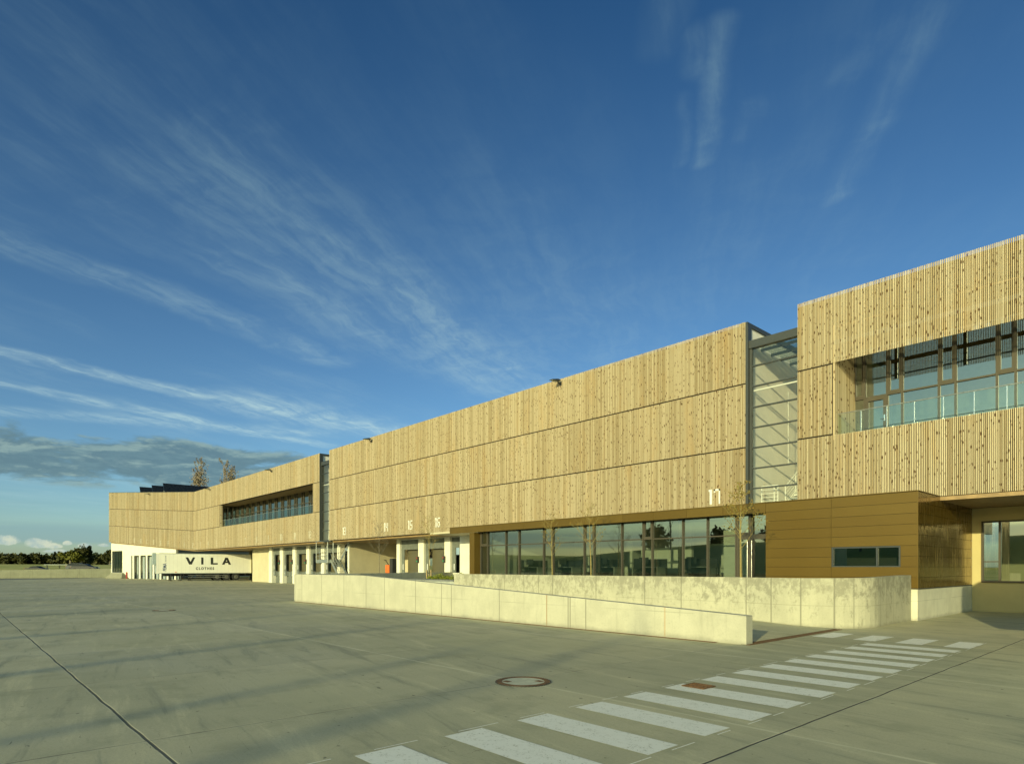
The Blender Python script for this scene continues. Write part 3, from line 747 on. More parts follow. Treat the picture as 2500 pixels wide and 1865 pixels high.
# balcony recesses in wings A and C
def ribbon(x0, x1, zt, mulls, door=None, transom=8.50, glass_end=False):
    yg = 27.50
    r = MB()
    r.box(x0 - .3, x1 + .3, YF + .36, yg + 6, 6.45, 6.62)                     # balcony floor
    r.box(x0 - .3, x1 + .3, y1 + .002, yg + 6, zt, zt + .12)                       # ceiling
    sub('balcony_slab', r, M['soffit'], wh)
    for s, X in ((1, x0), (-1, x1)):
        if X > 5: continue
        rv = MB(); yy = YF + BD + .01; yend = 25.74 if (glass_end and s > 0) else yg
        while yy < yend - .02:
            rv.box(X + (.045 if s > 0 else -.075), X + (.075 if s > 0 else -.045), yy, yy + .048, 6.62, zt if zt < 10 else 9.6, random.random()); yy += .0535
        rv.box(X + (.0 if s > 0 else -.044), X + (.044 if s > 0 else 0), YF + .04, yend, 6.62, zt, .4)
        sub('reveal', rv, M['timber'], wh, attr=True)
        if yend < yg:
            sg = MB()
            for Y in (25.76, 26.35, 26.95, 27.4): sg.box(X + .02, X + .08, Y, Y + .06, 6.62, zt)
            sg.box(X + .02, X + .08, 25.82, 27.4, transom - .03, transom + .03)
            f = sub('window', sg, M['frame'], wh); pn = MB(); pn.quad((X + .05, 25.76, 6.62), (X + .05, 27.46, 6.62), (X + .05, 27.46, zt), (X + .05, 25.76, zt)); sub('pane', pn, M['glass'], f)
            bk_ = MB(); bk_.box(X - .9, X - .8, 25.74, 27.6, 6.62, zt); sub('inner_wall', bk_, M['dark'], wh)
    bw = MB(); bw.box(x0 - .3, x1 + .3, yg + 5.6, yg + 5.8, 6.62, zt); sub('inner_wall', bw, M['desk'], wh)
    xs = mulls
    for i in range(len(xs) - 1):
        a, b = xs[i], xs[i + 1]; fr = MB(); w = .032
        narrow = (b - a) < 0.7
        fr.box(a - w, a + w, yg - .08, yg + .06, 6.62, zt)
        if i == len(xs) - 2: fr.box(b - w, b + w, yg - .08, yg + .06, 6.62, zt)
        fr.box(a + w, b - w, yg - .06, yg + .05, transom - .03, transom + .03)
        if narrow:
            fr.box(a + w, a + w + .07, yg - .07, yg + .05, transom + .03, zt); fr.box(b - w - .07, b - w, yg - .07, yg + .05, transom + .03, zt)
            fr.box(a + w + .07, b - w - .07, yg - .07, yg + .05, transom + .03, transom + .13)
        isdoor = door is not None and i == door
        f = sub('door' if isdoor else 'window', fr, M['frame'], wh)
        if isdoor:
            dm = MB(); dm.box(a + w, a + w + .10, yg - .07, yg + .05, 6.62, transom - .03); dm.box(b - w - .10, b - w, yg - .07, yg + .05, 6.62, transom - .03)
            dm.box(a + w + .1, b - w - .1, yg - .07, yg + .05, transom - .16, transom - .03); dm.box(a + w + .1, b - w - .1, yg - .07, yg + .05, 6.62, 6.80)
            sub('leaf', dm, M['frame'], f)
            hm = MB(); hm.tube([(b - w - .05, yg - .07, 7.55), (b - w - .05, yg - .13, 7.55), (b - w - .18, yg - .13, 7.55)], .012); hm.box(b - w - .075, b - w - .03, yg - .085, yg - .071, 7.48, 7.72)
            sub('handle', hm, M['chrome'], f)
        pn = MB(); pn.quad((a, yg, 6.62), (b, yg, 6.62), (b, yg, zt), (a, yg, zt))
        sub('pane', pn, M['glass'], f)
cm = [-9.68, -9.25, -8.44, -7.92, -6.71, -6.19, -4.97, -4.45, -3.23, -2.71, -1.49, -.97, .25, .77, 1.99, 2.51, 3.73, 4.25, 5.5, 6.0, 7.2, 7.7, 9.0]
ribbon(-9.69, CR, 11.05, cm, door=1)
am = [AOPEN[0]]; s_ = [1.25, .55]
while am[-1] < AOPEN[1] - 1.2: am.append(am[-1] + s_[len(am) % 2])
am.append(AOPEN[1])
ribbon(AOPEN[0], AOPEN[1], 9.54, am, transom=8.35, glass_end=True)
# glass balustrades
def balustrade(x0, x1, step, label_mat=None, posts=None):
    yb = 25.72; e = MB()
    g2 = MB(); g2.quad((x0 + .03, yb, 6.7), (x1, yb, 6.7), (x1, yb, 7.62), (x0 + .03, yb, 7.62))
    o = sub('balustrade', g2, M['balglass'], wh)
    e.tube([(x0, yb, 7.65), (x1, yb, 7.65)], .018, 8); sub('handrail', e, M['galv'], o)
    p = EACH(); X = x0 + .88
    while X < x1: p.box(X - .007, X + .007, yb - .02, yb + .02, 6.62, 7.62); X += step
    sub('post', p, M['chrome'], o)
balustrade(COPEN[0] + .02, CR, .88); balustrade(AOPEN[0] + .02, AOPEN[1] - .02, 1.3)
side = MB(); side.box(-9.66, -9.65, 25.74, 27.1, 6.7, 7.6); sub('balustrade', side, M['balglass'], wh)

# glazed stair towers
def tower(x0, x1, big):
    yg = YF + .22; levels = [4.20, 5.07, 5.92, 6.80, 7.66, 8.53, 9.42, 10.29, 11.20]
    fr = MB(); fr.box(x0 + .10, x0 + .19, yg - .05, yg + .08, 4.16, 11.2); fr.box(x1 - .09, x1, yg - .05, yg + .08, 4.16, 11.2)
    for z in levels[1:-1]: fr.box(x0 + .19, x1 - .09, yg - .05, yg + .05, z - .028, z + .028)
    fr.box(x0 + .10, x1, yg - .08, yg + .10, 4.05, 4.2)
    t = sub('stair_tower_glazing', fr, M['steelframe'], wh)
    bm_ = MB(); bm_.box(x0 + .10, x1, yg - .12, yg + .14, 11.05, 11.38); sub('roof_beam', bm_, M['steelframe'], t)
    pn = MB()
    for a, b in zip(levels, levels[1:]): pn.quad((x0 + .19, yg, a + .03), (x1 - .09, yg, a + .03), (x1 - .09, yg, min(b - .03, 11.05)), (x0 + .19, yg, min(b - .03, 11.05)))
    sub('pane', pn, M['clearglass'], t)
    ro = MB()
    for yy in [yg + .14 + i * .95 for i in range(7)]: ro.box(x0 + .02, x1, yy, yy + .06, 11.22, 11.34)
    ro.box(x0 + .9, x0 + .95, yg + .14, yg + 6, 11.23, 11.33)
    sub('rooflight_bar', ro, M['steelframe'], t)
    rg = MB(); rg.quad((x0 + .02, yg + .14, 11.35), (x1, yg + .14, 11.35), (x1, yg + 6, 11.35), (x0 + .02, yg + 6, 11.35)); sub('rooflight', rg, M['glass'], t)
    bw = MB(); bw.box(x0 + .002, x1, yg + 6, yg + 6.2, 5.75, 11.3); bw.box(x0 + .75, x0 + 1.15, yg + 6, yg + 6.2, 4.2, 5.75); sub('rear_wall', bw, M['plaster'], t)
    dk = MB(); dk.box(x0, x1, yg + 6.5, yg + 6.6, 4.2, 5.8); sub('rear_opening', dk, M['carblue'], t)
    fl = MB(); fl.box(x0, x1, yg + .12, yg + 6, 4.03, 4.19); sub('landing', fl, M['panel'], t)
    st = MB(); n = 15
    for i in range(n):
        yy = yg + 1.2 + i * .27; zz = 4.2 + (i + 1) * .175
        st.box(x1 - 1.12, x1 - .12, yy, yy + .30, zz - .045, zz)
    for X in (x1 - 1.16, x1 - .12): st.hexa([(X, yg + 1.1), (X + .04, yg + 1.1), (X + .04, yg + 5.3), (X, yg + 5.3)], [4.1, 4.1, 6.75, 6.75], [4.38, 4.38, 7.03, 7.03])
    s = sub('staircase', st, M['white'], wh)
    rail = MB()
    for k in range(6):
        h = .18 + k * .16
        rail.tube([(x1 - 1.14, yg + 1.2, 4.2 + h), (x1 - 1.14, yg + 5.3, 6.85 + h)], .012 if k < 5 else .024, 5)
        rail.tube([(x0 + .35, yg + .5, 4.2 + h), (x1 - 1.14, yg + .5, 4.2 + h)], .012 if k < 5 else .024, 5)
    for k in range(5):
        yy = yg + 1.2 + k * 1.0; zz = 4.2 + k * .645
        rail.tube([(x1 - 1.14, yy, zz), (x1 - 1.14, yy, zz + 1.0)], .02, 5)
    for X in (x0 + .35, x0 + .9, x1 - 1.14): rail.tube([(X, yg + .5, 4.2), (X, yg + .5, 5.18)], .02, 5)
    sub('railing', rail, M['white'], s)
    pole = MB(); pole.tube([(x0 + 1.05, yg + 1.5, 6.2), (x0 + 1.05, yg + 1.5, 9.3)], .012, 5); pole.tube([(x0 + .2, yg + .12, 9.27), (x1 - .1, yg + .12, 9.27)], .035, 8)
    sub('light_tube', pole, M['white'], t)
tower(Br, CL, True); tower(Ar, Bl, False)

# ------------------------------------------------------------------ painted bay numbers
SEG = {'a': (0, 1, .88, 1), 'g': (0, 1, .44, .56), 'd': (0, 1, 0, .12), 'f': (0, .23, .5, 1), 'e': (0, .23, 0, .5), 'b': (.77, 1, .5, 1), 'h': (0, .23, .78, 1), 'c': (.77, 1, 0, .5)}
DG = {'0': 'abcdef', '1': 'bc', '2': 'abged', '3': 'abgcd', '4': 'fgbc', '5': 'afgcd', '6': 'afgedc', '7': 'abch', '8': 'abcdefg', '9': 'abcfgd',
      'A': 'abcefg', 'B': 'abcdefg', 'C': 'adef', 'D': 'abcdef', 'E': 'adefg', 'F': 'aefg'}
def digits(txt, xc, zlo, parent, left=False, s=0.0, mat='white'):
    h, w, gap = .66, .30, .10; n = len(txt); tot = sum((.12 if ch == '1' else w) for ch in txt) + gap * (n - 1)
    cur = -tot / 2; mb = MB(); th = .008
    for ch in txt:
        cw_ = .11 if ch == '1' else w
        for q in DG[ch]:
            a, b, c, d = SEG[q]
            if ch == '1': a, b = 0, 1
            if ch in 'CD' and q == 'a': b = .9
            u0, u1 = cur + a * cw_, cur + b * cw_
            if left:
                p = K + UD * (s - u0); r = K + UD * (s - u1); l = LIFT * (s / UL)
                fp = [tuple(p + UN * th), tuple(r + UN * th), tuple(r + UN * .001), tuple(p + UN * .001)]
                mb.hexa(fp, zlo + l + c * h, zlo + l + d * h)
            else:
                mb.box(xc + u0, xc + u1, YF - th, YF - .001, zlo + c * h, zlo + d * h)
        if ch == '1': mb.box(xc + cur - .05, xc + cur, YF - th, YF - .001, zlo + h * .86, zlo + h) if not left else None
        cur += cw_ + gap
    sub('painted_number', mb, M[mat], parent)
for t, x in (('17', -14.68), ('16', -35.9), ('15', -39.38), ('14', -42.81), ('13', -49.72)): digits(t, x, 4.52, cladB)
for t, x in (('12', -56.61), ('11', -60.08), ('10', -63.44), ('9', -66.91), ('8', -70.34), ('7', -73.88), ('6', -80.64), ('5', -84.19), ('4', -87.64), ('3', -91.0)): digits(t, x, 4.48, cladA, mat='fadedwhite')
for t, px in (('2', 470.6), ('1', 450), ('F', 410.7), ('E', 392.5), ('D', 375), ('C', 359), ('B', 343.7), ('A', 328)):
    r = ray(px, 1330)
    # intersection of the sight line with the bent wing in plan
    den = r[0] * UD.y - r[1] * UD.x; tt = (K.x * UD.y - K.y * UD.x) / den; pt = Vector((r[0] * tt, r[1] * tt)); s = (pt - K).dot(UD)
    digits(t, 0, 4.45, cladA, True, s, 'fadedwhite')

# ------------------------------------------------------------------ docks
def pier(x0, x1, ztop=4.0, yb=27.9, ya=None, mat='wallpaint'):
    p = MB(); p.box(x0, x1, YD if ya is None else ya, yb, -.05, ztop); return sub('pier', p, M[mat], wh)
yw = 27.95
def dock(x0, x1, z0=0.0, floor=1.25, lights=True):
    y = yw - .38
    cu = MB(); cu.box(x0, x1, y, y + .06, 3.15, 3.93); cu.box(x0, x0 + .42, y + .01, y + .07, floor - .05, 3.15); cu.box(x1 - .16, x1, y + .01, y + .07, floor - .05, 3.15)
    d = sub('loading_door', cu, M['curtain'], wh)
    dr = MB(); dr.box(x0 + .42, x1 - .16, yw - .02, yw + .04, floor, 3.15); sub('door_leaf', dr, M['dockdoor'], d)
    le = MB(); le.box(x0 + .24, x0 + .31, y - .015, y - .002, floor + .28, floor + .74); sub('reflector', le, M['led'], d)
    bs = MB(); bs.box(x0, x1, yw - .1, yw + .05, 0, floor); sub('dock_base', bs, M['curtain'], d)
    bp = EACH(); bp.box(x0 + .25, x0 + .55, yw - .45, yw - .1, floor - .45, floor + .08); bp.box(x1 - .5, x1 - .2, yw - .45, yw - .1, floor - .45, floor + .08); sub('bumper', bp, M['galv'], d)
    if lights:
        tl = MB(); tl.box(x1 + .02, x1 + .15, YD - .16, YD - .005, 2.08, 2.56); t = sub('traffic_light', tl, M['dark'], d)
        rr = MB(); rr.lathe((x1 + .085, YD - .16, 2.45), (0, -1, 0), [(.052, -.01), (.058, .05), (.045, .06)], 10); sub('red_lamp', rr, M['red'], d)
        rr = MB(); rr.lathe((x1 + .085, YD - .16, 2.20), (0, -1, 0), [(.052, -.01), (.058, .05), (.045, .06)], 10); sub('green_lamp', rr, M['green'], d)
    return d
left_p = [(-72.14, -71.24), (-68.94, -68.14), (-65.5, -64.75), (-62.04, -61.31), (-58.62, -57.92), (-55.16, -54.58)]
for a, b in left_p: pier(a, b)
for (a, b), (c, d) in zip(left_p, left_p[1:]): dock(b, c)
right_p = [(-44.59, -44.12), (-41.4, -40.65), (-37.92, -37.2), (-34.5, -34.2)]
for a, b in right_p: pier(a, b)
for (a, b), (c, d) in zip(right_p, right_p[1:]): dock(b, c)
# lintel over the docks, blank walls between
lt = EACH()
lt.box(-72.14, -54.58, YD + .12, yw + .1, 3.93, 3.99); lt.box(-44.59, -34.2, YD + .12, yw + .1, 3.93, 3.99)
lt.box(-34.19, -29.25, 26.0, 26.3, 1.0, 3.99)
lt.box(-37.0, -29.3, YD - .35, YD - .02, 0.0, 1.33)
sub('lintel', lt, M['wallpaint'], wh)
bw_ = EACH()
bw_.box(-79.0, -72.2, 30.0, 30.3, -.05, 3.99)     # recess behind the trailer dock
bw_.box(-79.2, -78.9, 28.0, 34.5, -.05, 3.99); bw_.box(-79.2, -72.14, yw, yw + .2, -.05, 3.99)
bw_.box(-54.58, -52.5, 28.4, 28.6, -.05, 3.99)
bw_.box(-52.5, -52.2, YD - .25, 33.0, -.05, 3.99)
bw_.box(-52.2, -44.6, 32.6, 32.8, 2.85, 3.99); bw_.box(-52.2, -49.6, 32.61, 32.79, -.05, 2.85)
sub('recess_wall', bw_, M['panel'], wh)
ed = EACH(); ed.box(-52.5, -52.2, YD - .30, YD - .251, -.05, 3.99); ed.box(-79.2, -78.9, 27.95, 27.999, -.05, 3.99)
sub('wall_edge', ed, M['wallpaint'], wh)
dk_ = MB(); dk_.box(-52.19, -43.96, YD + .3, 36, -.05, 1.18); sub('raised_deck', dk_, M['curtain'], wh)
# glazed goods entrance in the recess of bay 14
ge = MB()
for X in (-49.6, -48.1, -46.6, -45.3, -44.6): ge.box(X - .05, X + .05, 32.6, 32.75, 1.18, 2.85)
ge.box(-49.55, -44.65, 32.6, 32.75, 2.55, 2.85); ge.box(-49.55, -44.65, 32.62, 32.74, 1.18, 1.3)
gd = sub('goods_entrance', ge, M['dark'], wh)
gp = MB(); gp.quad((-49.6, 32.68, 1.2), (-44.6, 32.68, 1.2), (-44.6, 32.68, 2.6), (-49.6, 32.68, 2.6)); sub('pane', gp, M['glass'], gd)
nt_ = EACH(); nt_.box(-47.7, -47.3, 32.56, 32.58, 1.9, 2.4); nt_.box(-46.3, -45.7, 32.56, 32.58, 1.7, 2.3); nt_.box(-49.3, -48.9, 32.56, 32.58, 1.7, 2.5); sub('notice', nt_, M['officewall'], gd)
gb = MB(); gb.box(-49.5, -44.6, 35.0, 35.1, 1.2, 2.9); sub('dark_interior', gb, M['black'], gd)
cn = MB(); cn.box(-48.6, -44.7, 31.0, 32.59, 2.95, 3.25); sub('door_canopy', cn, M['dark'], gd)

# white base of the bent wing with its row of slots and the glazed corner
def LP(s, off=0.0): p = K + UD * s - UN * off; return (p.x, p.y)
def lbox(mb, s0, s1, o0, o1, z0, z1, slope=False):
    l0, l1 = (LIFT * s0 / UL, LIFT * s1 / UL) if slope else (0, 0)
    mb.hexa([LP(s1, o0), LP(s0, o0), LP(s0, o1), LP(s1, o1)], [z0, z0, z0, z0], [z1 + l1, z1 + l0, z1 + l0, z1 + l1])
OF = .35
wb = MB()
lbox(wb, 5.6, 19.7, OF, OF + .3, 3.6, 4.0, True)                     # tapering upper wall
lbox(wb, 19.7, 22.7, OF, OF + .3, -.05, 4.0, True)
lbox(wb, 22.7, 26.55, OF, OF + .3, 4.42, 4.0, True); lbox(wb, 26.5, 26.6, OF, OF + .3, -.05, 4.42)
lbox(wb, 22.7, 26.5, OF, OF + .3, -.05, .92)
slots = [19.2, 17.05, 14.8, 12.65, 10.5, 8.35, 6.1]
for s in slots: lbox(wb, s - .45, s, OF, OF + .12, -.05, 3.6)
sub('white_base', wb, M['wallpaint'], wh)
for s in slots:
    db = MB(); lbox(db, s, s + .75, OF + .9, OF + 1.0, -.05, 3.6); lbox(db, s + .75, s + 1.70, OF + 1.3, OF + 1.4, 1.2, 3.6); lbox(db, s + .75, s + 1.70, OF + 1.32, OF + 1.5, -.05, 1.2)
    sub('loading_door', db, M['trailergrey'], wh)
lw = MB()
for s in (22.75, 23.7, 24.65, 25.6, 26.42): lbox(lw, s - .04, s + .04, OF + .1, OF + .2, .93, 4.4)
lbox(lw, 22.8, 26.4, OF + .12, OF + .18, 4.3, 4.4); lbox(lw, 22.8, 26.4, OF + .12, OF + .18, .93, 1.03)
cwn = sub('corner_window', lw, M['steelframe'], wh)
lp = MB(); lp.quad((*LP(22.7, OF + .15), .95), (*LP(26.5, OF + .15), .95), (*LP(26.5, OF + .15), 4.4), (*LP(22.7, OF + .15), 4.4)); sub('pane', lp, M['glass'], cwn)
lf = MB(); lbox(lf, 22.6, 26.3, OF + .32, 6.0, .7, .9); lbox(lf, 22.6, 26.0, 6.0, 6.1, .9, 4.4); sub('floor_slab', lf, M['panel'], wh)
ls = MB()
for i in range(6): lbox(ls, 20.4 + i * .35, 26.2, OF - 1.1 + i * .17, OF - .02, -.02, .15 * (i + 1))
sub('entrance_steps', ls, mat_concrete_wall("step_concrete", (.24, .24, .18)), wh)
# deep trailer hall under the bend
th_ = EACH()
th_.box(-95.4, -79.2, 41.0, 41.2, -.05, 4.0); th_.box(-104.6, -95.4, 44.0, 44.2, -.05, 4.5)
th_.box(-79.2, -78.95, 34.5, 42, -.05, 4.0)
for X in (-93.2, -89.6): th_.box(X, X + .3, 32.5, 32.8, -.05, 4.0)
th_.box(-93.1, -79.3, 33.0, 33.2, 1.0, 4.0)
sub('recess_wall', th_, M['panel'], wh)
thd = EACH()
for i in range(8): thd.box(-92.7 + i * 1.6, -91.4 + i * 1.6, 32.9, 32.98, 1.1, 3.5)
sub('dock_door_row', thd, M['dockdoor'], wh)

# ------------------------------------------------------------------ bronze band, office front and corner box
def bronze_run(name, x0, x1, z0, z1, seams_x, course, parent=wh):
    mb = MB(); g = .006
    xs = [x0] + [s for s in seams_x if x0 < s < x1] + [x1]
    n = max(1, round((z1 - z0) / course)); h = (z1 - z0) / n
    for a, b in zip(xs, xs[1:]):
        for k in range(n): mb.box(a + g, b - g, YB, YB + .02, z0 + k * h + g, z0 + (k + 1) * h - g, random.random())
    return sub(name, mb, M['bronze'], parent, attr=True)
fas = [-31.17 + 1.66 * i for i in range(1, 12)]
bronze_run('bronze_fascia', -31.17, -11.16, 3.76, 4.13, fas, .5)
bx_ = MB(); seam = -8.80
X0, X1, W0, W1, WZ0, WZ1 = -11.16, -6.17, -8.79, -6.66, 1.70, 2.40
g = .005; n = 9; h = .3433
for k in range(n):
    za, zb = 1.03 + k * h + g, 1.03 + (k + 1) * h - g
    hole = zb < WZ1 + .02 and za > WZ0 - .02
    spans = [(X0, seam), (seam, W1 if False else X1)] if not hole else [(X0, W0), (W1, X1)]
    for a, b in spans: bx_.box(a + g, b - g, YB, YB + .02, za, zb, random.random())
# return side of the box, polished by rain
bs_ = MB()
for k in range(n):
    za, zb = 1.03 + k * h + g, 1.03 + (k + 1) * h - g
    for a, b in ((YB, 24.75), (24.75, 26.6), (26.6, 28.4), (28.4, 29.78)):
        bs_.box(X1 - .02, X1, a + g if a > YB else a + .02, b - g, za, zb, random.random())
bx_.box(X1 - .012, X1 + .012, YB - .012, YB + .012, 1.0, 4.15, 1)
bxo = sub('bronze_cladding', bx_, M['bronze'], wh, attr=True); tag(sub('bronze_cladding', bs_, M['bronzeside'], wh, attr=True), 'dark shiny side of the bronze box')
bc = MB()
bc.box(X0, W0, YB + .022, YB + .25, 1.03, 4.12); bc.box(W1, X1 - .022, YB + .022, YB + .25, 1.03, 4.12); bc.box(W0, W1, YB + .022, YB + .25, 1.03, WZ0); bc.box(W0, W1, YB + .022, YB + .25, WZ1, 4.12)
bc.box(X1 - .25, X1 - .022, YB + .25, 29.78, 1.03, 3.99)
bc.box(-31.15, X0, YB + .022, YB + .2, 3.78, 4.12)
bc.box(-31.15, X1 - .03, YB + .2, YF + .02, 4.05, 4.125)
sub('dark_core', bc, M['membrane'], wh)
cap = MB(); cap.box(-31.2, X1 + .02, YB - .02, YF - .005, 4.131, 4.155); cap.box(X1 - .03, X1 + .02, YF - .004, 29.78, 4.128, 4.15) if False else None
sub('bronze_capping', cap, M['bronze'], wh, attr=True)
fl = MB(); fl.box(X0, X1 + .015, YB - .015, YB + .02, 1.0, 1.028); fl.box(X1 + .001, X1 + .015, YB + .021, 29.78, 1.0, 1.028); sub('base_flashing', fl, M['frame'], wh)
pl_ = MB(); pl_.box(X0, X1 - .01, YB + .02, YB + .3, -.05, .999); pl_.box(X1 - .3, X1 - .01, YB + .3, 29.78, -.05, .999)
mpl = mat_concrete_wall("plinth_concrete", (0.58, 0.57, 0.46), mottled=0.12, streak=0.2); sub('plinth', pl_, mpl, wh)
# strip window in the bronze wall
sr = MB(); sr.box(W0, W1, YB + 1.4, YB + 1.5, 1.2, 3.0); sub('room_wall', sr, M['dark'], wh)
wf = MB()
for a in ((W0, W0 + .05, WZ0, WZ1), (W1 - .05, W1, WZ0, WZ1), (W0 + .05, W1 - .05, WZ0, WZ0 + .05), (W0 + .05, W1 - .05, WZ1 - .05, WZ1), (-7.38, -7.33, WZ0 + .05, WZ1 - .05)): wf.box(a[0], a[1], YB + .005, YB + .12, a[2], a[3])
w = sub('strip_window', wf, M['steelframe'], wh); wp = MB(); wp.quad((W0 + .05, YB + .065, WZ0 + .05), (W1 - .05, YB + .065, WZ0 + .05), (W1 - .05, YB + .065, WZ1 - .05), (W0 + .05, YB + .065, WZ1 - .05)); sub('pane', wp, M['glass'], w)
# yellow rear wall with a big window under the overhang, right of the box
rw = MB(); BWX0, BWZ0, BWZ1 = -5.86, 1.12, 3.48
rw.box(X1 + .0, BWX0, 29.78, 30.0, -.05, 3.99); rw.box(BWX0, CR, 29.78, 30.0, -.05, BWZ0); rw.box(BWX0, CR, 29.78, 30.0, BWZ1, 3.99)
sub('rear_wall', rw, M['yellowplaster'], wh)
rwf = MB()
for X in (BWX0, -5.33, -2.9, -.5, 2.0, 4.5, 7.0): rwf.box(X, X + .06, 29.70, 29.86, BWZ0, BWZ1)
rwf.box(BWX0 + .06, CR, 29.71, 29.85, BWZ0, BWZ0 + .07); rwf.box(BWX0 + .06, CR, 29.71, 29.85, BWZ1 - .06, BWZ1); rwf.box(BWX0 + .06, -5.33, 29.72, 29.84, 1.90, 1.94)
w = sub('rear_window', rwf, M['frame'], wh); wp = MB(); wp.quad((BWX0, 29.78, BWZ0), (CR, 29.78, BWZ0), (CR, 29.78, BWZ1), (BWX0, 29.78, BWZ1)); sub('pane', wp, M['glass'], w)
ri = MB(); ri.box(X1, CR, 35.0, 35.2, 0, 4.0); ri.box(X1, CR, 30.0, 35.0, 0.9, 1.0); sub('inner_wall', ri, M['panel'], wh)

# office front
YG = 23.45; OX0, OX1 = -28.77, -11.16
jb = MB(); jb.box(-29.23, OX0, YB + .02, YB + .6, 1.0, 3.75, .5); sub('bronze_jamb', jb, M['bronze'], wh, attr=True)
mx = [-28.74, -28.10, -26.5, -25.4, -23.49, -22.8, -20.65, -20.02, -18.32, -17.11, -16.62, -15.05, -13.88, -12.61, -12.0, -11.2]
for i, (a, b) in enumerate(zip(mx, mx[1:])):
    fr = MB(); w = .028; last = i == len(mx) - 2
    fr.box(a - w, a + w, YG - .08, YG + .06, 1.0, 3.86)
    if last: fr.box(b - w, b + .03, YG - .08, YG + .06, 1.0, 3.86)
    fr.box(a + w, b - w, YG - .05, YG + .04, 2.95, 3.0); fr.box(a + w, b - w, YG - .05, YG + .04, 1.0, 1.08); fr.box(a + w, b - w, YG - .05, YG + .04, 3.78, 3.86)
    if (b - a) < .72 and not last:
        fr.box(a + w, a + w + .06, YG - .06, YG + .05, 3.0, 3.78); fr.box(b - w - .06, b - w, YG - .06, YG + .05, 3.0, 3.78); fr.box(a + w + .06, b - w - .06, YG - .06, YG + .05, 3.0, 3.08)
    f = sub('entrance_door' if i >= len(mx) - 3 else 'window', fr, M['frame'], wh)
    if i >= len(mx) - 3:
        dm = MB(); dm.box(a + w, a + w + .09, YG - .06, YG + .04, 1.08, 2.95); dm.box(b - w - .09, b - w, YG - .06, YG + .04, 1.08, 2.95); dm.box(a + w + .09, b - w - .09, YG - .06, YG + .04, 2.80, 2.95); sub('leaf', dm, M['frame'], f)
        hx = b - w - .06 if i == len(mx) - 3 else a + w + .06
        hm = MB(); hm.tube([(hx, YG - .14, 1.15), (hx, YG - .14, 2.75)], .016, 8); sub('handle', hm, M['chrome'], f)
    pn = MB(); pn.quad((a, YG, 1.0), (b, YG, 1.0), (b, YG, 3.82), (a, YG, 3.82)); sub('pane', pn, M['glass'], f)
cl_ = EACH()
for X in (-25.9, -20.02, -15.44): cl_.tube([(X, YG + .35, 1.0), (X, YG + .35, 3.9)], .09, 12)
sub('steel_column', cl_, M['frame'], wh)
ic = MB(); ic.box(-34.2, X0 + .2, YG + .1, 32, 3.87, 3.98); ic.box(-31.15, X0, YB + .2, YG + .09, 3.87, 4.04); sub('ceiling', ic, M['panel'], wh)
fl_ = MB(); fl_.box(-34.1, X0 + .2, YG - .1, 32, .9, 1.004); sub('office_floor', fl_, M['officefloor'], wh)
ow = EACH(); ow.box(-29.0, X0 + .2, 31.9, 32.1, 1.0, 3.9); ow.box(X0 + .02, X0 + .2, YG + .3, 32, 1.0, 3.9); ow.box(-29.2, -29.0, YG + .1, 32, 1.0, 3.9)
ow.box(-21.5, -21.2, 28.0, 31.9, 1.0, 3.87); ow.box(-16.6, -16.2, 29.3, 29.6, 1.0, 3.87); ow.box(-25.5, -25.2, 29.0, 29.3, 1.0, 3.87); ow.box(-14.05, -12.9, 25.0, 25.2, 1.0, 3.87); ow.box(-20.6, -17.5, 28.0, 28.2, 1.0, 3.87)
sub('office_wall', ow, M['officewall'], wh)
# ================================================================== things in and around the building
# floodlights high on the cladding
def floodlight(x, y, z, label, n=Vector((0, -1))):
    e = empty('floodlight', (x, y, z), label, 'floodlight', 'floodlights along the top of the timber wall')
    t = Vector((-n.y, n.x)).normalized()
    def P(a, b, c): q = Vector((x, y)) + n * (a * .68) + t * (b * .68); return (q.x, q.y, z + c * .68)
    ar = MB(); ar.tube([P(.0, 0, -.14), P(.28, 0, -.10), P(.36, 0, .02), P(.30, 0, .12)], .045, 8); ar.box(x - .06, x + .06, y - .03, y + .0, z - .18, z - .02); ar.build('bracket', M['dark'], e)
    hd = MB(); hd.poly_extrude([P(.22, -.19, .14), P(.50, -.19, .17), P(1.15, -.19, .02), P(1.12, -.19, -.02), P(.45, -.19, -.02), P(.22, -.19, .04)], (t.x, t.y, 0), .26)
    hd.build('lamp_head', M['dark'], e)
    le = MB(); le.poly_extrude([P(.50, -.15, -.021), P(1.08, -.15, -.021), P(1.08, .15, -.021), P(.50, .15, -.021)], (0, 0, -1), .012); le.build('lens', M['trailergrey'], e)
floodlight(-24.12, YF, 12.0, 'floodlight nearest the big stair tower on the middle timber wall')
floodlight(-44.99, YF, 11.95, 'floodlight near the left end of the middle timber wall')
floodlight(-65.89, YF, 11.92, 'floodlight above the long balcony window of the far timber wing')
floodlight(-86.69, YF, 11.9, 'floodlight just right of the bend in the far timber wing')
pp = K + UD * 12.6
floodlight(pp.x, pp.y, 12.75, 'farthest floodlight, on the rising left end of the timber wing', UN.copy())

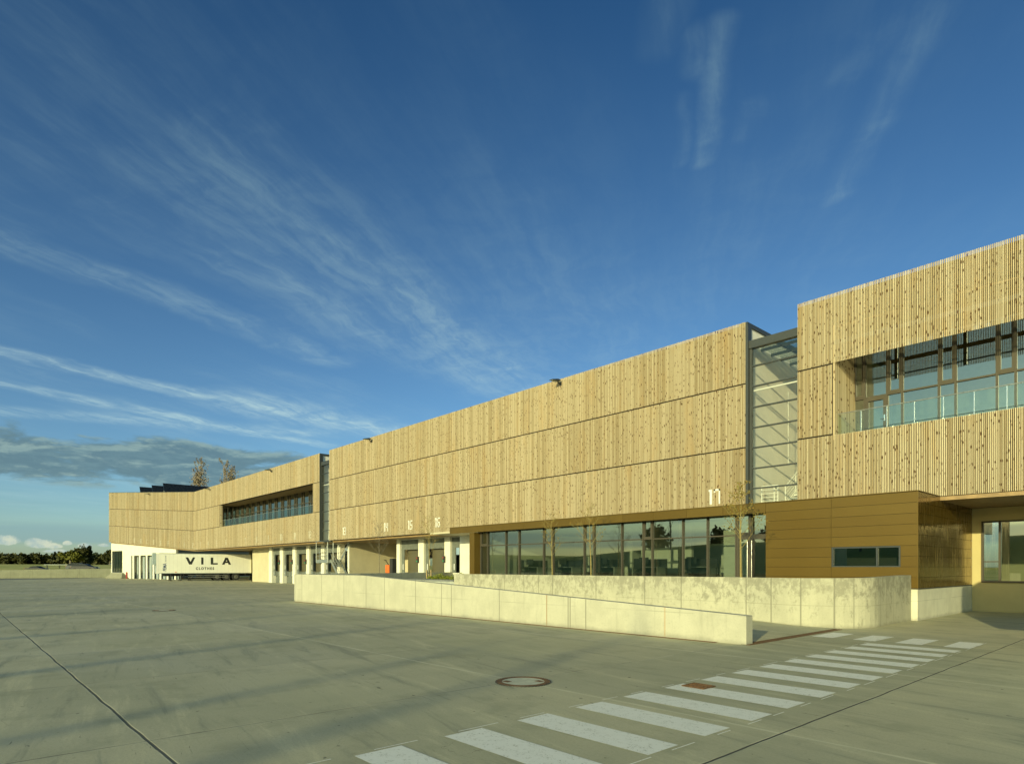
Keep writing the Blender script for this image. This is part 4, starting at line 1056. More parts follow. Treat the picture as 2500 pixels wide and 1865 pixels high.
# steel escape stair by bay 13
es = empty('escape_stair', (-54.5, 26.5, 0), 'galvanised steel escape stair hung under the small stair tower by bay 13', 'staircase')
pf = MB(); pf.box(-56.0, -53.6, 25.7, 26.8, 2.15, 2.45); pf.build('platform', M['galv'], es)
ps = EACH()
for X, Y in ((-56.0, 25.72), (-53.62, 25.72), (-53.62, 26.78), (-56.0, 26.78), (-52.9, 25.9)): ps.tube([(X, Y, 2.2), (X, Y, 4.1)], .035, 6)
ps.build('hanger', M['galv'], es)
rr = MB()
for z in (2.75, 3.1, 3.5): rr.tube([(-56.0, 25.74, z), (-53.62, 25.74, z)], .022, 6); rr.tube([(-56.0, 25.74, z), (-56.0, 26.76, z)], .022, 6)
for i in range(5): rr.tube([(-56.0 + i * .6, 25.74, 2.45), (-56.0 + i * .6, 25.74, 3.5)], .018, 5)
rr.build('railing', M['galv'], es)
fl1 = MB()
for i in range(9): fl1.box(-53.55 + i * .2, -53.30 + i * .2, 26.0, 26.9, 2.42 - i * .2 - .03, 2.42 - i * .2)
for Y in (26.0, 26.88): fl1.hexa([(-53.6, Y), (-51.7, Y), (-51.7, Y + .03), (-53.6, Y + .03)], [2.2, .4, .4, 2.2], [2.5, .7, .7, 2.5])
fl1.build('flight', M['galv'], es)
fl2 = MB()
for i in range(8): fl2.box(-53.5 + i * .2, -53.25 + i * .2, 27.0, 27.35, 2.45 + i * .2 - .03, 2.45 + i * .2)
for Y in (27.0,): fl2.hexa([(-53.6, Y), (-51.9, Y), (-51.9, Y + .03), (-53.6, Y + .03)], [2.3, 4.0, 4.0, 2.3], [2.6, 4.1, 4.1, 2.6])
fl2.build('flight', M['galv'], es)
hr = MB()
for dz in (.5, 1.0): hr.tube([(-53.6, 26.0, 2.45 + dz), (-51.7, 26.0, .6 + dz)], .022, 6); hr.tube([(-53.6, 26.98, 2.45 + dz), (-52.1, 26.98, 3.6 + dz * .4)], .022, 6)
hr.build('handrail', M['galv'], es)

# orange pallet truck on the raised deck of bay 14
fk = empty('pallet_truck', (-47.9, 29.0, 1.18), 'orange pallet truck parked on the deck in the bay under number 14', 'pallet truck')
b_ = MB(); b_.box(-48.25, -47.65, 28.5, 28.95, 1.24, 1.95); b_.build('body', M['orange'], fk, bevel=.05)
b_ = MB(); b_.tube([(-47.95, 28.7, 1.9), (-47.95, 28.35, 2.35)], .035, 6); b_.tube([(-48.15, 28.33, 2.37), (-47.75, 28.33, 2.37)], .03, 6); b_.build('tiller', M['dark'], fk)
b_ = MB(); b_.box(-48.2, -48.05, 28.95, 30.1, 1.26, 1.34); b_.box(-47.85, -47.7, 28.95, 30.1, 1.26, 1.34); b_.build('fork', M['orange'], fk)
b_ = MB(); b_.box(-47.6, -47.2, 28.6, 29.1, 1.19, 2.5); b_.tube([(-47.62, 28.6, 2.5), (-47.62, 28.6, 1.2)], .03, 6); b_.build('battery_cabinet', M['dark'], fk)
for X in (-48.15, -47.75):
    b_ = MB(); b_.lathe((X - .04, 28.6, 1.265), (1, 0, 0), [(.085, 0), (.085, .08)], 14); b_.build('wheel', M['black'], fk)

# red bollard by the far steps
q = LP(19.4, -.4)
bo = MB(); bo.lathe((q[0], q[1], 0), (0, 0, 1), [(.13, 0), (.13, .95), (.07, 1.05)], 12); bo = bo.build('bollard', M['red'], smooth=False)
tag(bo, 'small red bollard at the foot of the far left entrance steps', 'bollard')

# ------------------------------------------------------------------ office furniture behind the glass
def desk(x, y, label, scr=1):
    e = empty('office_desk', (x, y, 1.004), label, 'desk', 'office desks behind the glass front')
    t = MB(); t.box(x - .8, x + .8, y - .4, y + .4, 1.71, 1.74); t.build('desktop', M['desk'], e)
    for X in (x - .74, x + .70):
        l = MB(); l.box(X, X + .05, y - .35, y + .35, 1.005, 1.708); l.build('leg', M['desk'], e)
    s = MB(); s.box(x - .8, x + .8, y + .401, y + .43, 1.2, 2.12); s.build('screen_panel', M['dark'], e)
    return e
def monitor(x, y, label):
    e = empty('monitor', (x, y, 1.74), label, 'monitor', 'computer monitors on the office desks')
    a = MB(); a.box(x - .27, x + .27, y - .02, y + .02, 1.88, 2.20); a.build('display', M['dark'], e)
    a = MB(); a.box(x - .02, x + .02, y - .01, y + .01, 1.75, 1.879); a.box(x - .12, x + .12, y - .08, y + .08, 1.741, 1.75); a.build('stand', M['dark'], e)
def chair(x, y, label):
    e = empty('office_chair', (x, y, 1.004), label, 'chair', 'office chairs behind the glass front')
    a = MB(); a.box(x - .24, x + .24, y - .24, y + .24, 1.43, 1.50); a.build('seat', M['dark'], e, bevel=.03)
    a = MB(); a.box(x - .22, x + .22, y - .28, y - .24, 1.62, 2.12); a.build('backrest', M['dark'], e, bevel=.02)
    a = MB(); a.tube([(x, y, 1.08), (x, y, 1.43)], .03, 6)
    for k in range(5): an = k * 1.257; a.tube([(x, y, 1.10), (x + .28 * math.cos(an), y + .28 * math.sin(an), 1.04)], .02, 4)
    a.tube([(x, y - .2, 1.48), (x, y - .27, 1.66)], .025, 5); a.build('base', M['dark'], e)
places = [(-26.6, 25.6, 'leftmost'), (-23.9, 25.6, 'second from the left'), (-21.0, 25.6, 'third from the left'), (-18.4, 25.6, 'fourth from the left'), (-15.9, 25.9, 'rightmost, nearest the entrance door')]
for x, y, w in places:
    desk(x, y, f'grey office desk behind the glass front, {w}')
    monitor(x - .35, y + .1, f'black monitor on the office desk that is {w}')
    chair(x + .1, y - .75, f'black office chair in front of the desk that is {w}')

# ------------------------------------------------------------------ semi-trailer backed into the hall
TX0, TX1, TY0, TY1 = -91.9, -89.4, 19.7, 32.3; TZ0, TZ1 = .97, 3.56; TA = R(8)
tr = empty('semi_trailer', (TX1, TY0, 0), 'white semi-trailer lettered VILA CLOTHES backed into the loading hall', 'trailer')
b = MB(); b.box(TX0, TX1 - .012, TY0 + .08, TY1, TZ0, TZ1); body = b.build('cargo_body', M['trailerside'], tr)
b = MB(); b.box(TX1 - .010, TX1 + .0, TY0 + .3, TY1, TZ0 + .0, TZ1 - .06); b.build('side_skin', M['trailerside'], body)
b = MB(); b.box(TX0 + .05, TX1 - .12, TY0 + .03, TY0 + .078, TZ0 + .1, TZ1 - .05); b.build('front_wall', M['trailergrey'], tr)
b = MB(); b.box(TX0 + .5, TX1 - .5, TY0 - .35, TY0 + .028, 2.1, 3.6); b.build('cooling_unit', M['trailergrey'], tr, bevel=.04)
b = MB(); b.box(TX1 - .10, TX1 + .012, TY0 + .0, TY0 + .30, TZ0, TZ1); b.build('corner_post', M['white'], tr)
b = MB()
b.box(TX1 + .001, TX1 + .02, TY0 + .31, TY1, TZ0 - .02, TZ0 + .06); b.box(TX1 + .001, TX1 + .015, TY0 + .31, TY1, TZ1 - .07, TZ1 + .01); b.build('edge_rail', M['galv'], tr)
b = MB(); b.box(TX0 + .6, TX0 + .75, TY0 + .8, TY1 - .1, .62, TZ0 - .02); b.box(TX1 - .75, TX1 - .6, TY0 + .8, TY1 - .1, .62, TZ0 - .02)
for i in range(7): b.box(TX0 + .2, TX1 - .15, TY0 + 1.6 + i * 1.5, TY0 + 1.7 + i * 1.5, .70, TZ0 - .02)
b.box(TX1 - .6, TX1 - .1, TY0 + 5.6, TY0 + 6.6, .38, .86); b.box(TX1 - .5, TX1 - .1, TY0 + 4.6, TY0 + 5.3, .45, .86)
b.build('chassis', M['black'], tr)
b = MB()
b.tube([(TX1 - .05, TY0 + 3.6, .45), (TX1 - .05, TY0 + 8.1, .45)], .03, 5); b.tube([(TX1 - .05, TY0 + 3.6, .72), (TX1 - .05, TY0 + 8.1, .72)], .03, 5); b.build('side_guard', M['galv'], tr)
for X in (TX0 + .35, TX1 - .35):
    for dy in (1.6, 2.75, 3.9):
        b = MB(); b.box(X - .06, X + .06, TY0 + dy, TY0 + dy + .14, .1, TZ0 - .02); b.box(X - .15, X + .15, TY0 + dy - .1, TY0 + dy + .24, 0, .06); b.tube([(X, TY0 + dy + .1, .3), (X, TY0 + dy + .7, .85)], .03, 5); b.build('landing_leg', M['black'], tr)
def yz(px, py):
    r = ray(px, py); dx_, dy_ = math.sin(TA), math.cos(TA)
    den = r[0] * dy_ - r[1] * dx_; t = (TX1 * dy_ - TY0 * dx_) / den
    return (TY0 + (r[0] * t - TX1) * dx_ + (r[1] * t - TY0) * dy_, H + r[2] * t)
def wheel(parent, cx, cy, cz, r, ax=(1, 0, 0), w=.3):
    t = MB(); t.lathe((cx, cy, cz), ax, [(r * .62, -.02), (r * .93, 0), (r, .05), (r, w - .05), (r * .93, w)], 28); o = t.build('wheel', M['black'], parent, smooth=False)
    t = MB(); t.lathe((cx, cy, cz), ax, [(r * .50, w + .001), (r * .50, w + .010), (r * .40, w + .004), (r * .2, w + .012), (r * .16, w + .05)], 20); t.build('rim', M['wheelrim'], o)
for i in range(3):
    wy = yz((530, 553, 576)[i], 1400)[0]
    wheel(tr, TX1 - .36, wy, .5, .5); wheel(tr, TX0 + .36, wy, .5, .5, (-1, 0, 0))
for i in range(3):
    b = MB(); wy = yz((530, 553, 576)[i], 1400)[0]; b.box(TX1 - .38, TX1 - .03, wy - .56, wy + .56, 1.02 - .12, 1.04 - .10); b.build('mudguard', M['black'], tr)
b = MB()
for i in range(26): b.box(TX1 + .001, TX1 + .006, TY0 + .5 + i * .47, TY0 + .515 + i * .47, TZ0 + .07, TZ1 - .08)
b.build('panel_seam', M['trailerseam'], body)
# lettering, on the side that faces right
def side_letters(polys, name, mat, parent):
    mb = MB()
    for p in polys: mb.poly_extrude([(TX1 + .004, y, z) for y, z in p], (1, 0, 0), .006)
    return mb.build(name, mat, parent)
VL, VR = yz(453, 1370)[0], yz(564, 1370)[0]; zt = yz(453, 1360)[1]; zb = yz(453, 1377.5)[1]
S_ = (VR - VL); 
def U(f): return VL + S_ * f
V_ = [(U(0), zt), (U(.055), zt), (U(.105), zb + .33), (U(.155), zt), (U(.205), zt), (U(.132), zb), (U(.075), zb)]
I_ = [(U(.335), zb), (U(.335), zt), (U(.385), zt), (U(.385), zb)]
L_ = [(U(.545), zb), (U(.545), zt), (U(.598), zt), (U(.598), zb + .2), (U(.700), zb + .2), (U(.700), zb)]
A1 = [(U(.795), zb), (U(.87), zt), (U(.925), zt), (U(.898), zt - .30), (U(.850), zb)]
A2 = [(U(.925), zt), (U(1.0), zb), (U(.945), zb), (U(.898), zt - .30)]
A3 = [(U(.862), zb + .22), (U(.873), zb + .42), (U(.922), zb + .42), (U(.933), zb + .22)]
side_letters([V_, I_, L_, A1, A2, A3], 'lettering', M['ink'], tr)
def text_part(body, size, loc, rot, mat, parent, xscale=1.0, spacing=1.0, bold=0.0):
    cu = bpy.data.curves.new('lettering', 'FONT'); cu.body = body; cu.size = size; cu.extrude = .003; cu.space_character = spacing; cu.offset = bold
    cu.align_x = 'LEFT'
    ob = bpy.data.objects.new('tmp', cu); col.objects.link(ob); bpy.context.view_layer.update()
    me = bpy.data.meshes.new_from_object(ob.evaluated_get(bpy.context.evaluated_depsgraph_get())); bpy.data.objects.remove(ob)
    o = bpy.data.objects.new('lettering', me); col.objects.link(o); me.materials.clear(); me.materials.append(mat)
    me.transform(Matrix.Translation(loc) @ rot @ Matrix.Diagonal((xscale, 1, 1, 1)))
    o.parent = parent; o.matrix_parent_inverse = root_inverse(parent); return o
# text plane: x -> +Y, y -> +Z, facing +X
rotX = Matrix(((0, 0, 1, 0), (1, 0, 0, 0), (0, 1, 0, 0), (0, 0, 0, 1)))
c0, c1 = yz(478, 1388)[0], yz(541, 1388)[0]
text_part('CLOTHES', .44, Vector((TX1 + .004, c0, yz(478, 1390)[1])), rotX, M['ink'], tr, 1.0 * (c1 - c0) / 3.55, 1.45, .018)
rotV = Matrix(((0, 0, 1, 0), (0, -1, 0, 0), (1, 0, 0, 0), (0, 0, 0, 1)))
pv, _ = yz(398.5, 1393)
text_part('PEMA', .56, Vector((TX1 + .004, pv + .35, 1.28)), rotV, M['blueink'], tr, .72, 1.0, .012)
text_part('TRUCK & TRAILER', .20, Vector((TX1 + .004, pv + .35, 2.45)), rotV, M['blueink'], tr, .5, 1.0)
b = MB(); b.box(TX1 + .001, TX1 + .01, TY0 + 2.1, TY0 + 2.3, 1.10, 1.18); b.build('marker_light', M['orange'], tr)
tr.rotation_euler.z = -TA
# ribbed duller strip added to stand for the trailer's shaded rear end
b = MB(); dx_, dy_ = math.sin(TA), math.cos(TA)
for i in range(9):
    u = 11.3 + i * .17; w_ = .10
    p0 = (TX1 + dx_ * u + .10, TY0 + dy_ * u); p1 = (TX1 + dx_ * (u + w_) + .10, TY0 + dy_ * (u + w_))
    b.hexa([p0, (p0[0] + .08, p0[1]), (p1[0] + .08, p1[1]), p1], .98, 3.5)
b.hexa([(TX1 + dx_ * 11.3 + .06, TY0 + dy_ * 11.3), (TX1 + dx_ * 11.3 + .1, TY0 + dy_ * 11.3), (TX1 + dx_ * 12.8 + .1, TY0 + dy_ * 12.8), (TX1 + dx_ * 12.8 + .06, TY0 + dy_ * 12.8)], .98, 3.5)
sub('shaded_trailer_rear', b, M['yellowplaster'], wh)

# ------------------------------------------------------------------ box truck just outside the picture on the right (it casts the shadow by the bronze box)
tk = empty('box_truck', (1.5, 15.0, 0), 'grey box truck with red cab parked to the right of the bronze box', 'truck')
ex = .3425
bx0, yb0 = -3.85 + ex * 6.3, 15.0
b = MB(); b.box(bx0, bx0 + 7.4, yb0, yb0 + 2.45, 1.4, 4.0); b.build('cargo_body', M['trailergrey'], tk, bevel=.25)
b = MB(); b.box(bx0 + 7.6, bx0 + 9.6, yb0 + .1, yb0 + 2.35, .5, 3.2); cab = b.build('cab', M['red'], tk, bevel=.15)
b = MB(); b.box(bx0 + 9.602, bx0 + 9.63, yb0 + .25, yb0 + 2.2, 1.7, 2.8); b.build('windscreen', M['carglass'], cab)
b = MB(); b.box(bx0 + 1.2, bx0 + 9.3, yb0 + .8, yb0 + 1.6, .75, 1.38); b.build('chassis', M['black'], tk)
for X in (bx0 + 3.0, bx0 + 8.5):
    for Y, ax in ((yb0 + .35, (0, -1, 0)), (yb0 + 2.1, (0, 1, 0))): wheel(tk, X, Y, .48, .48, ax, .28)

# ------------------------------------------------------------------ solar collectors on the roof of the bent wing
for i, (X, Y, L_c, lab) in enumerate(((-113.4, 22.6, 14, 'left'), (-108.7, 23.3, 15, 'middle'), (-105.0, 24.0, 30, 'right, longest'))):
    e = empty('solar_collector', (X, Y, 13.0), f'dark tilted solar collector row on the far roof, the {lab} one of three', 'solar panel', 'solar collectors on the far roof')
    p = MB(); zt_ = (14.5, 14.35, 14.35)[i]; w_c = 1.15
    p.poly_extrude([(X, Y, zt_), (X + w_c, Y, zt_ - 1.75), (X + w_c, Y + L_c, zt_ - 1.75), (X, Y + L_c, zt_)], (.06, 0, .05), 1.0)
    p.build('panel', M['solar'], e)
    s = MB()
    for k in range(int(L_c / 2.5)): s.tube([(X + .02, Y + .2 + k * 2.5, zt_ - .05), (X - .1, Y + .2 + k * 2.5, 11.9)], .03, 5); s.tube([(X + w_c - .05, Y + .2 + k * 2.5, zt_ - 1.8), (X + w_c - .05, Y + .2 + k * 2.5, 11.9)], .03, 5)
    s.build('support', M['galv'], e)

# ------------------------------------------------------------------ vegetation
def branch_tree(mb, base, height, r0, seed, spread=.55, levels=3, start=.35, n0=14, leaves=None, leaf_n=0, leaf_s=.05, crook=.03, up=.5, sides=5):
    rnd = random.Random(seed); tips = []
    def grow(p, d, length, r, lev):
        n = 4 if lev else 9; pts = [Vector(p)]; dd = Vector(d)
        for i in range(n):
            dd = (dd + Vector((rnd.uniform(-1, 1), rnd.uniform(-1, 1), rnd.uniform(-.4, 1) * up)) * (crook if lev == 0 else .13)).normalized()
            pts.append(pts[-1] + dd * (length / n))
        rad = [max(r * (1 - .85 * i / n), .004 if height < 8 else .012) for i in range(n + 1)]
        mb.tube(pts, rad, sides if lev == 0 else 3, rnd.random(), cap=False)
        if lev >= levels: tips.append(pts); return
        cnt = n0 if lev == 0 else (6 if lev == 1 else 4)
        for k in range(cnt):
            t = (start + (1 - start) * (k + rnd.random() * .7) / cnt) if lev == 0 else rnd.uniform(.25, 1)
            t = min(t, .985); i = int(t * n); q = pts[i].lerp(pts[min(i + 1, n)], t * n - i)
            a = rnd.uniform(0, 6.283) if lev else k * 2.4 + rnd.uniform(-.5, .5)
            side = Vector((math.cos(a), math.sin(a), 0))
            base_d = (pts[min(i + 1, n)] - pts[i]).normalized()
            nd = (base_d * (1 - spread) + side * spread + Vector((0, 0, .28))).normalized()
            ln = length * (spread * (1.08 - t) + .12) * rnd.uniform(.7, 1.15) * (.72 if lev == 0 else .9)
            grow(q, nd, ln, max(r * (1 - .8 * t) * .5, .003), lev + 1)
    grow(base, (0, 0, 1), height, r0, 0)
    if leaves is not None:
        for _ in range(leaf_n):
            pts = rnd.choice(tips); p = pts[rnd.randrange(1, len(pts))] + Vector([rnd.uniform(-1, 1) * leaf_s * 1.4 for _ in range(3)])
            a = Vector([rnd.uniform(-1, 1) for _ in range(3)]).normalized(); b2 = a.orthogonal().normalized()
            s = leaf_s * rnd.uniform(.6, 1.2); leaves.quad(p, p + a * s, p + a * s + b2 * s * .7, p + b2 * s * .7, val=rnd.random())
def young_tree(x, y, z, h, seed, label, nleaf, stakes=False, r=.032, bark='ybark'):
    e = empty('young_tree', (x, y, z), label, 'tree', 'young trees along the terrace')
    t = MB(); lv = MB(); branch_tree(t, (x, y, z), h, r, seed, spread=.6, levels=2, start=.38, n0=17, leaves=lv, leaf_n=nleaf, leaf_s=.045, crook=.02)
    tk_ = t.build('trunk', M[bark], e)
    if nleaf: lv.build('leaves', M['leaf'], e, attr=True)
    if stakes:
        for dx in (-.22, .22):
            s = MB(); s.tube([(x + dx, y, z - .1), (x + dx, y, z + .62)], .035, 8); s.build('stake', M['stake'], e)
        s = MB(); s.tube([(x - .22, y, z + .52), (x, y - .01, z + .42), (x + .22, y, z + .52)], .02, 6); s.build('tie', M['dark'], e)
YT = 21.0
def atY(px, y): r = ray(px, 1400); t = y / r[1]; return r[0] * t
young_tree(atY(926, YT), YT, 1.0, 3.5, 11, 'leafless young tree farthest left, in front of the bay under number 14', 10, bark='bark')
young_tree(atY(1047, YT), YT, 0.95, 3.7, 23, 'staked young tree above the shrub bed, in front of bay 15', 70, True)
young_tree(atY(1349, YT), YT, 1.0, 3.05, 31, 'thin young tree before the middle of the office windows, left of its thicker neighbour', 80)
young_tree(atY(1443, YT), YT, 1.0, 3.35, 47, 'dark forked young tree before the middle office windows, right of its thinner neighbour', 60)
young_tree(atY(1809, YT - .4), YT - .4, 1.0, 3.5, 59, 'young tree with fullest crown and yellow trunk before the glass entrance', 420, r=.045)
# shrub bed
so = MB(); so.hexa([(-30.0, 18.6), (-25.3, 18.8), (-25.6, 22.2), (-31.5, 22.2)], 1.001, 1.06); tag(so.build('planting_bed', plain("bed_gravel", (.22, .23, .21), .9, var=.3, scale=20)), kind='structure')
rs = random.Random(5)
for i, (px, yy, s) in enumerate(((1072, 20.4, .30), (1050, 20.8, .16), (1095, 20.4, .20), (1120, 20.3, .34), (1108, 20.2, .14), (1062, 20.2, .14), (1134, 20.4, .12), (1084, 20.2, .14))):
    x = atY(px, yy); lv = MB()
    for _ in range(int(900 * s)):
        d = Vector((rs.gauss(0, 1), rs.gauss(0, 1), abs(rs.gauss(0, .9)))).normalized() * rs.uniform(.35, 1) * s * 1.15
        p = Vector((x, yy, 1.05)) + Vector((d.x * 1.25, d.y * 1.25, d.z)); a = Vector([rs.uniform(-1, 1) for _ in range(3)]).normalized(); b2 = a.orthogonal().normalized(); q_ = .05
        lv.quad(p, p + a * q_, p + a * q_ + b2 * q_ * .7, p + b2 * q_ * .7, val=rs.random())
    lab = ['large round green shrub beside the staked tree', 'small shrub left of the staked tree', 'medium shrub between the two large shrubs', 'yellow-green shrub with upright shoots near the curved wall', 'tiny shrub at the foot of the yellow-green shrub', 'tiny shrub right under the staked tree', 'smallest shrub, rightmost in the bed', 'tiny shrub between the large round and the medium one'][i]
    tag(lv.build('shrub', M['shrub'], attr=True), lab, 'shrub', 'shrubs in the planting bed')

# leafy crown from many small clumps
def crown(mb, c, rx, ry, rz, n, s, rnd, clumps=14, cone=False):
    cl = []
    for _ in range(clumps):
        d = Vector((rnd.gauss(0, 1), rnd.gauss(0, 1), rnd.gauss(0, 1))).normalized() * rnd.uniform(.2, .8)
        if cone:
            t = rnd.random(); cl.append((Vector((c[0] + d.x * rx * (1 - t), c[1] + d.y * ry * (1 - t), c[2] - rz + 2 * rz * t)), (1.05 - t) * .35))
        else: cl.append((Vector((c[0] + d.x * rx, c[1] + d.y * ry, c[2] + d.z * rz)), rnd.uniform(.28, .5)))
    for _ in range(n):
        q, k = rnd.choice(cl); d = Vector((rnd.gauss(0, 1), rnd.gauss(0, 1), rnd.gauss(0, 1))).normalized() * rnd.uniform(.5, 1) * k
        p = q + Vector((d.x * rx, d.y * ry, d.z * rz)); a = Vector([rnd.uniform(-1, 1) for _ in range(3)]).normalized(); b2 = a.orthogonal().normalized(); u = s * rnd.uniform(.6, 1.3)
        mb.quad(p, p + a * u, p + a * u + b2 * u, p + b2 * u, val=rnd.random())
def far_point(px, dist): r = ray(px, 1386); return (r[0] * dist, r[1] * dist)
rw_ = random.Random(3); wd = MB()
for i in range(135):
    px = -330 + i * 4.4 + rw_.uniform(-3, 3)
    if px > 262: break
    for layer in range(2):
        D = 330 + rw_.uniform(-12, 12) + layer * 25
        x, y = far_point(px + rw_.uniform(-4, 4), D); base = terrain(x, y)
        hh = rw_.uniform(4.6, 6.6) * (1.0 if px < 100 else 0.92)
        if px > 218: hh *= .72
        crown(wd, (x, y, base + hh * .5), rw_.uniform(3.2, 5.0), rw_.uniform(3.2, 5.0), hh * .55, 120, 1.0, rw_, 7)
tag(wd.build('woodland', M['wood'], attr=True), 'far dark wood along the field edge on the left horizon', 'wood', kind='stuff')
def far_tree(px, D, h, r, label, mat='wood', cone=False, seed=1, n=1300, tl=.25):
    rn = random.Random(seed); x, y = far_point(px, D); z = terrain(x, y)
    e = empty('conifer_tree' if cone else 'deciduous_tree', (x, y, z), label, 'tree')
    t = MB(); t.tube([(x, y, z), (x + .1, y, z + h * .5), (x, y, z + h * .9)], [r * .09, r * .06, r * .02], 8); t.build('trunk', M['bark'], e)
    c = MB(); crown(c, (x, y, z + h * (.5 + tl * .4)), r, r, h * (.5 - tl * .3), n, .62, rn, 26, cone); c.build('crown', M[mat], e, attr=True)
far_tree(172, 300, 7.0, 6.0, 'round olive-green tree in front of the far wood', 'shrubwood', seed=4)
far_tree(200, 305, 9.4, 4.4, 'tallest leafy tree of the far wood, left of the pointed conifer', seed=9)
far_tree(218, 308, 8.6, 3.2, 'pointed dark conifer at the right end of the far wood', 'conifer', True, seed=12)
far_tree(231, 320, 6.0, 4.0, 'low dark tree just right of the pointed conifer', 'conifer', seed=14)
far_tree(268, 300, 6.8, 3.6, 'dark tree half hidden behind the white corner of the far wing', seed=16)

# two birches that stand up behind the far roof
for px, D, h, sd, lab in ((488, 150, 26.5, 71, 'taller sparse birch standing behind the roof next to the solar collectors'), (562, 150, 26.0, 83, 'sparse birch standing behind the rising roof line, the right one of two')):
    x, y = far_point(px, D); e = empty('birch_tree', (x, y, 0), lab, 'tree', 'birches behind the far roof')
    t = MB(); lv = MB(); branch_tree(t, (x, y, -.1), h, .26, sd, spread=.34, levels=3, start=.35, n0=24, leaves=lv, leaf_n=3500, leaf_s=.13, crook=.04)
    crown(lv, (x, y, h - 3.6), 2.2, 2.2, 4.3, 1500, .16, random.Random(sd), 40)
    t.build('trunk', M['birchbark'], e); lv.build('crown', M['birch'], e, attr=True)

# bare trees on the bank behind the camera: their long shadows lie across the yard
protos = []
for sd in (101, 102, 103):
    t = MB(); branch_tree(t, (0, 0, 0), 11.5, .21, sd, spread=.26, levels=2, start=.3, n0=20, crook=.04)
    protos.append(t)
spots = [(-8.05, -46), (-12.3, -50), (-19.2, -52), (-33.5, -50), (-5.2, -54), (-26.5, -47), (-40, -47), (-50, -50), (-58, -46), (-68, -52), (-80, -48)]
cnt = 0
first = {}
where = ['opposite the zebra crossing', 'behind the photographer', 'at the near end of the bank', 'farther along the bank', 'beside the grassy hollow', 'near the top of the bank']
for i, (c, Y) in enumerate(spots):
    X = c - Y * -1 * -.3425
    X = c + (-Y) * .3425
    k = i % 3; z = terrain(X, Y) - .1
    if k not in first:
        e = empty('bare_tree', (0, 0, 0), 'leafless tree on the grassy bank behind the photographer', 'tree', 'leafless trees on the bank behind the camera')
        protos[k].build('trunk', M['bark'], e); first[k] = e; o = e
    else: o = copy_tree(first[k])
    o.location = (X, Y, z); o.rotation_euler.z = 0 if k not in first else random.uniform(0, 6); s = {0: .74, 1: .80, 2: .80, 3: .98, 4: .78}.get(i, random.uniform(.8, 1.0)); o.scale = (s, s, s)
rb = random.Random(17)
for i in range(9):
    X = -95 + i * 17 + rb.uniform(-4, 4); Y = -92 + rb.uniform(-6, 6); z = terrain(X, Y)
    e = empty('deciduous_tree', (X, Y, z), 'dark leafy tree far behind the photographer on the bank', 'tree', 'leafy trees behind the bank')
    t = MB(); t.tube([(X, Y, z), (X, Y, z + 4)], [.3, .15], 8); t.build('trunk', M['bark'], e)
    hh = rb.uniform(2.0, 4.2); c = MB(); crown(c, (X, Y, z + hh), rb.uniform(4, 7), 4, hh, 900, .7, rb, 18); c.build('crown', M['wood'], e, attr=True)

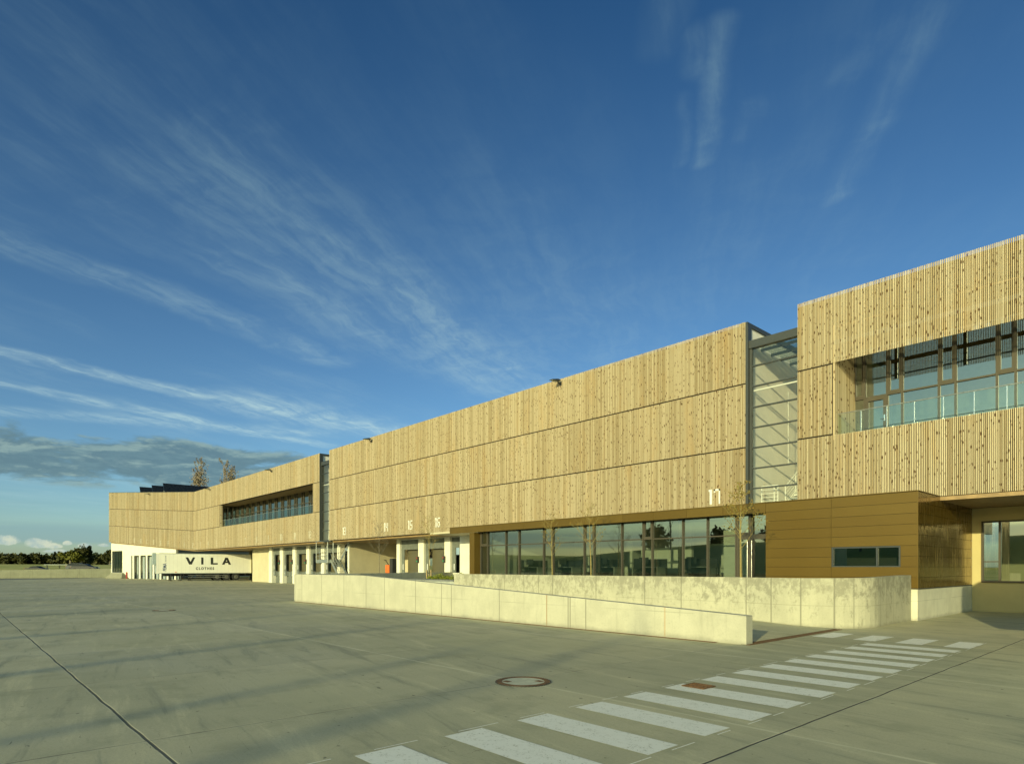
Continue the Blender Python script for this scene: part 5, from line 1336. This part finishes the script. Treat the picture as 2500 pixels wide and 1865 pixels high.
# ------------------------------------------------------------------ cars and shelter beyond the boundary wall
def car(x, y, z, ang, label, paint, estate=True):
    e = empty('parked_car', (0, 0, 0), label, 'car', 'cars parked beyond the boundary wall')
    L_, W_ = 4.6, 1.76
    prof = [(-2.3, .35), (-2.28, .75), (-2.15, .92), (-1.95, 1.0), (1.0, .98), (1.9, .86), (2.25, .72), (2.3, .4), (2.2, .25), (-2.2, .25)]
    b = MB(); b.poly_extrude([(px_, -W_ / 2, pz) for px_, pz in prof], (0, 1, 0), W_); body = b.build('body', M[paint], e, bevel=.04)
    cab = [(-2.1, .98), (-1.85, 1.36), (-1.2, 1.46), (-.1, 1.46), (.55, 1.30), (1.15, .98)] if estate else [(-1.5, .98), (-1.0, 1.30), (-.4, 1.42), (.2, 1.38), (1.1, .98)]
    c = MB(); n = len(cab); ins = .16
    for s in (0,):
        lo = [(p[0], -W_ / 2 + .05 + (p[1] - .98) * ins * 2, p[1]) for p in cab]; hi = [(p[0], W_ / 2 - .05 - (p[1] - .98) * ins * 2, p[1]) for p in cab]
        i0 = len(c.v); c.v += lo + hi; c.a += [0] * (2 * n); c.f.append(tuple(range(n))); c.f.append(tuple(range(2 * n - 1, n - 1, -1)))
        for k in range(n): c.f.append((k, (k + 1) % n, n + (k + 1) % n, n + k))
    gh = c.build('windows', M['carglass'], e)
    r = MB(); top = cab[1:-1]
    r.poly_extrude([(p[0], -W_ / 2 + .20, p[1] + .012) for p in top], (0, 1, 0), W_ - .40); r.build('roof', M[paint], e)
    for px_ in (-1.4, 1.4):
        for s in (-1, 1): wheel(e, px_, s * (W_ / 2 - .2), .32, .32, (0, s, 0), .2)
    for s in (-1, 1):
        h_ = MB(); h_.box(2.18, 2.29, s * .62 - .18, s * .62 + .18, .62, .76); h_.build('headlight', M['led'], e)
        h_ = MB(); h_.box(-2.31, -2.22, s * .68 - .12, s * .68 + .12, .70, .95); h_.build('tail_light', M['red'], e)
    e.location = (x, y, z); e.rotation_euler.z = ang; return e
x, y = far_point(208, 122); car(x, y, 1.02, R(52), 'dark blue estate car behind the low wall, nearest the building', 'carblue')
x, y = far_point(196, 127); car(x, y, 1.18, R(60), 'silver-blue estate car half hidden behind the dark blue one', 'cargrey')
x, y = far_point(92, 135); car(x, y, .66, R(48), 'dark car farther left, only its roof showing above the wall', 'carblue', False)
x0_, y0_ = far_point(113, 150); x1_, y1_ = far_point(178, 150)
sh = empty('bicycle_shelter', ((x0_ + x1_) / 2, (y0_ + y1_) / 2, 1.2), 'long low flat-roofed shelter on thin posts beyond the cars', 'shelter')
dv = Vector((x1_ - x0_, y1_ - y0_)).normalized(); nv = Vector((-dv.y, dv.x))
a_ = Vector((x0_, y0_)); b_2 = Vector((x1_, y1_))
s = MB(); s.hexa([tuple(a_ - nv * .8), tuple(b_2 - nv * .8), tuple(b_2 + nv * .8), tuple(a_ + nv * .8)], 2.40, 2.50); s.build('canopy', M['trailergrey'], sh)
for f in (.02, .05, .48, .51, .94, .97):
    p = a_.lerp(b_2, f); s = MB(); s.tube([(p.x, p.y, 1.0), (p.x, p.y, 2.36)], .06, 6); s.build('post', M['dark'], sh)
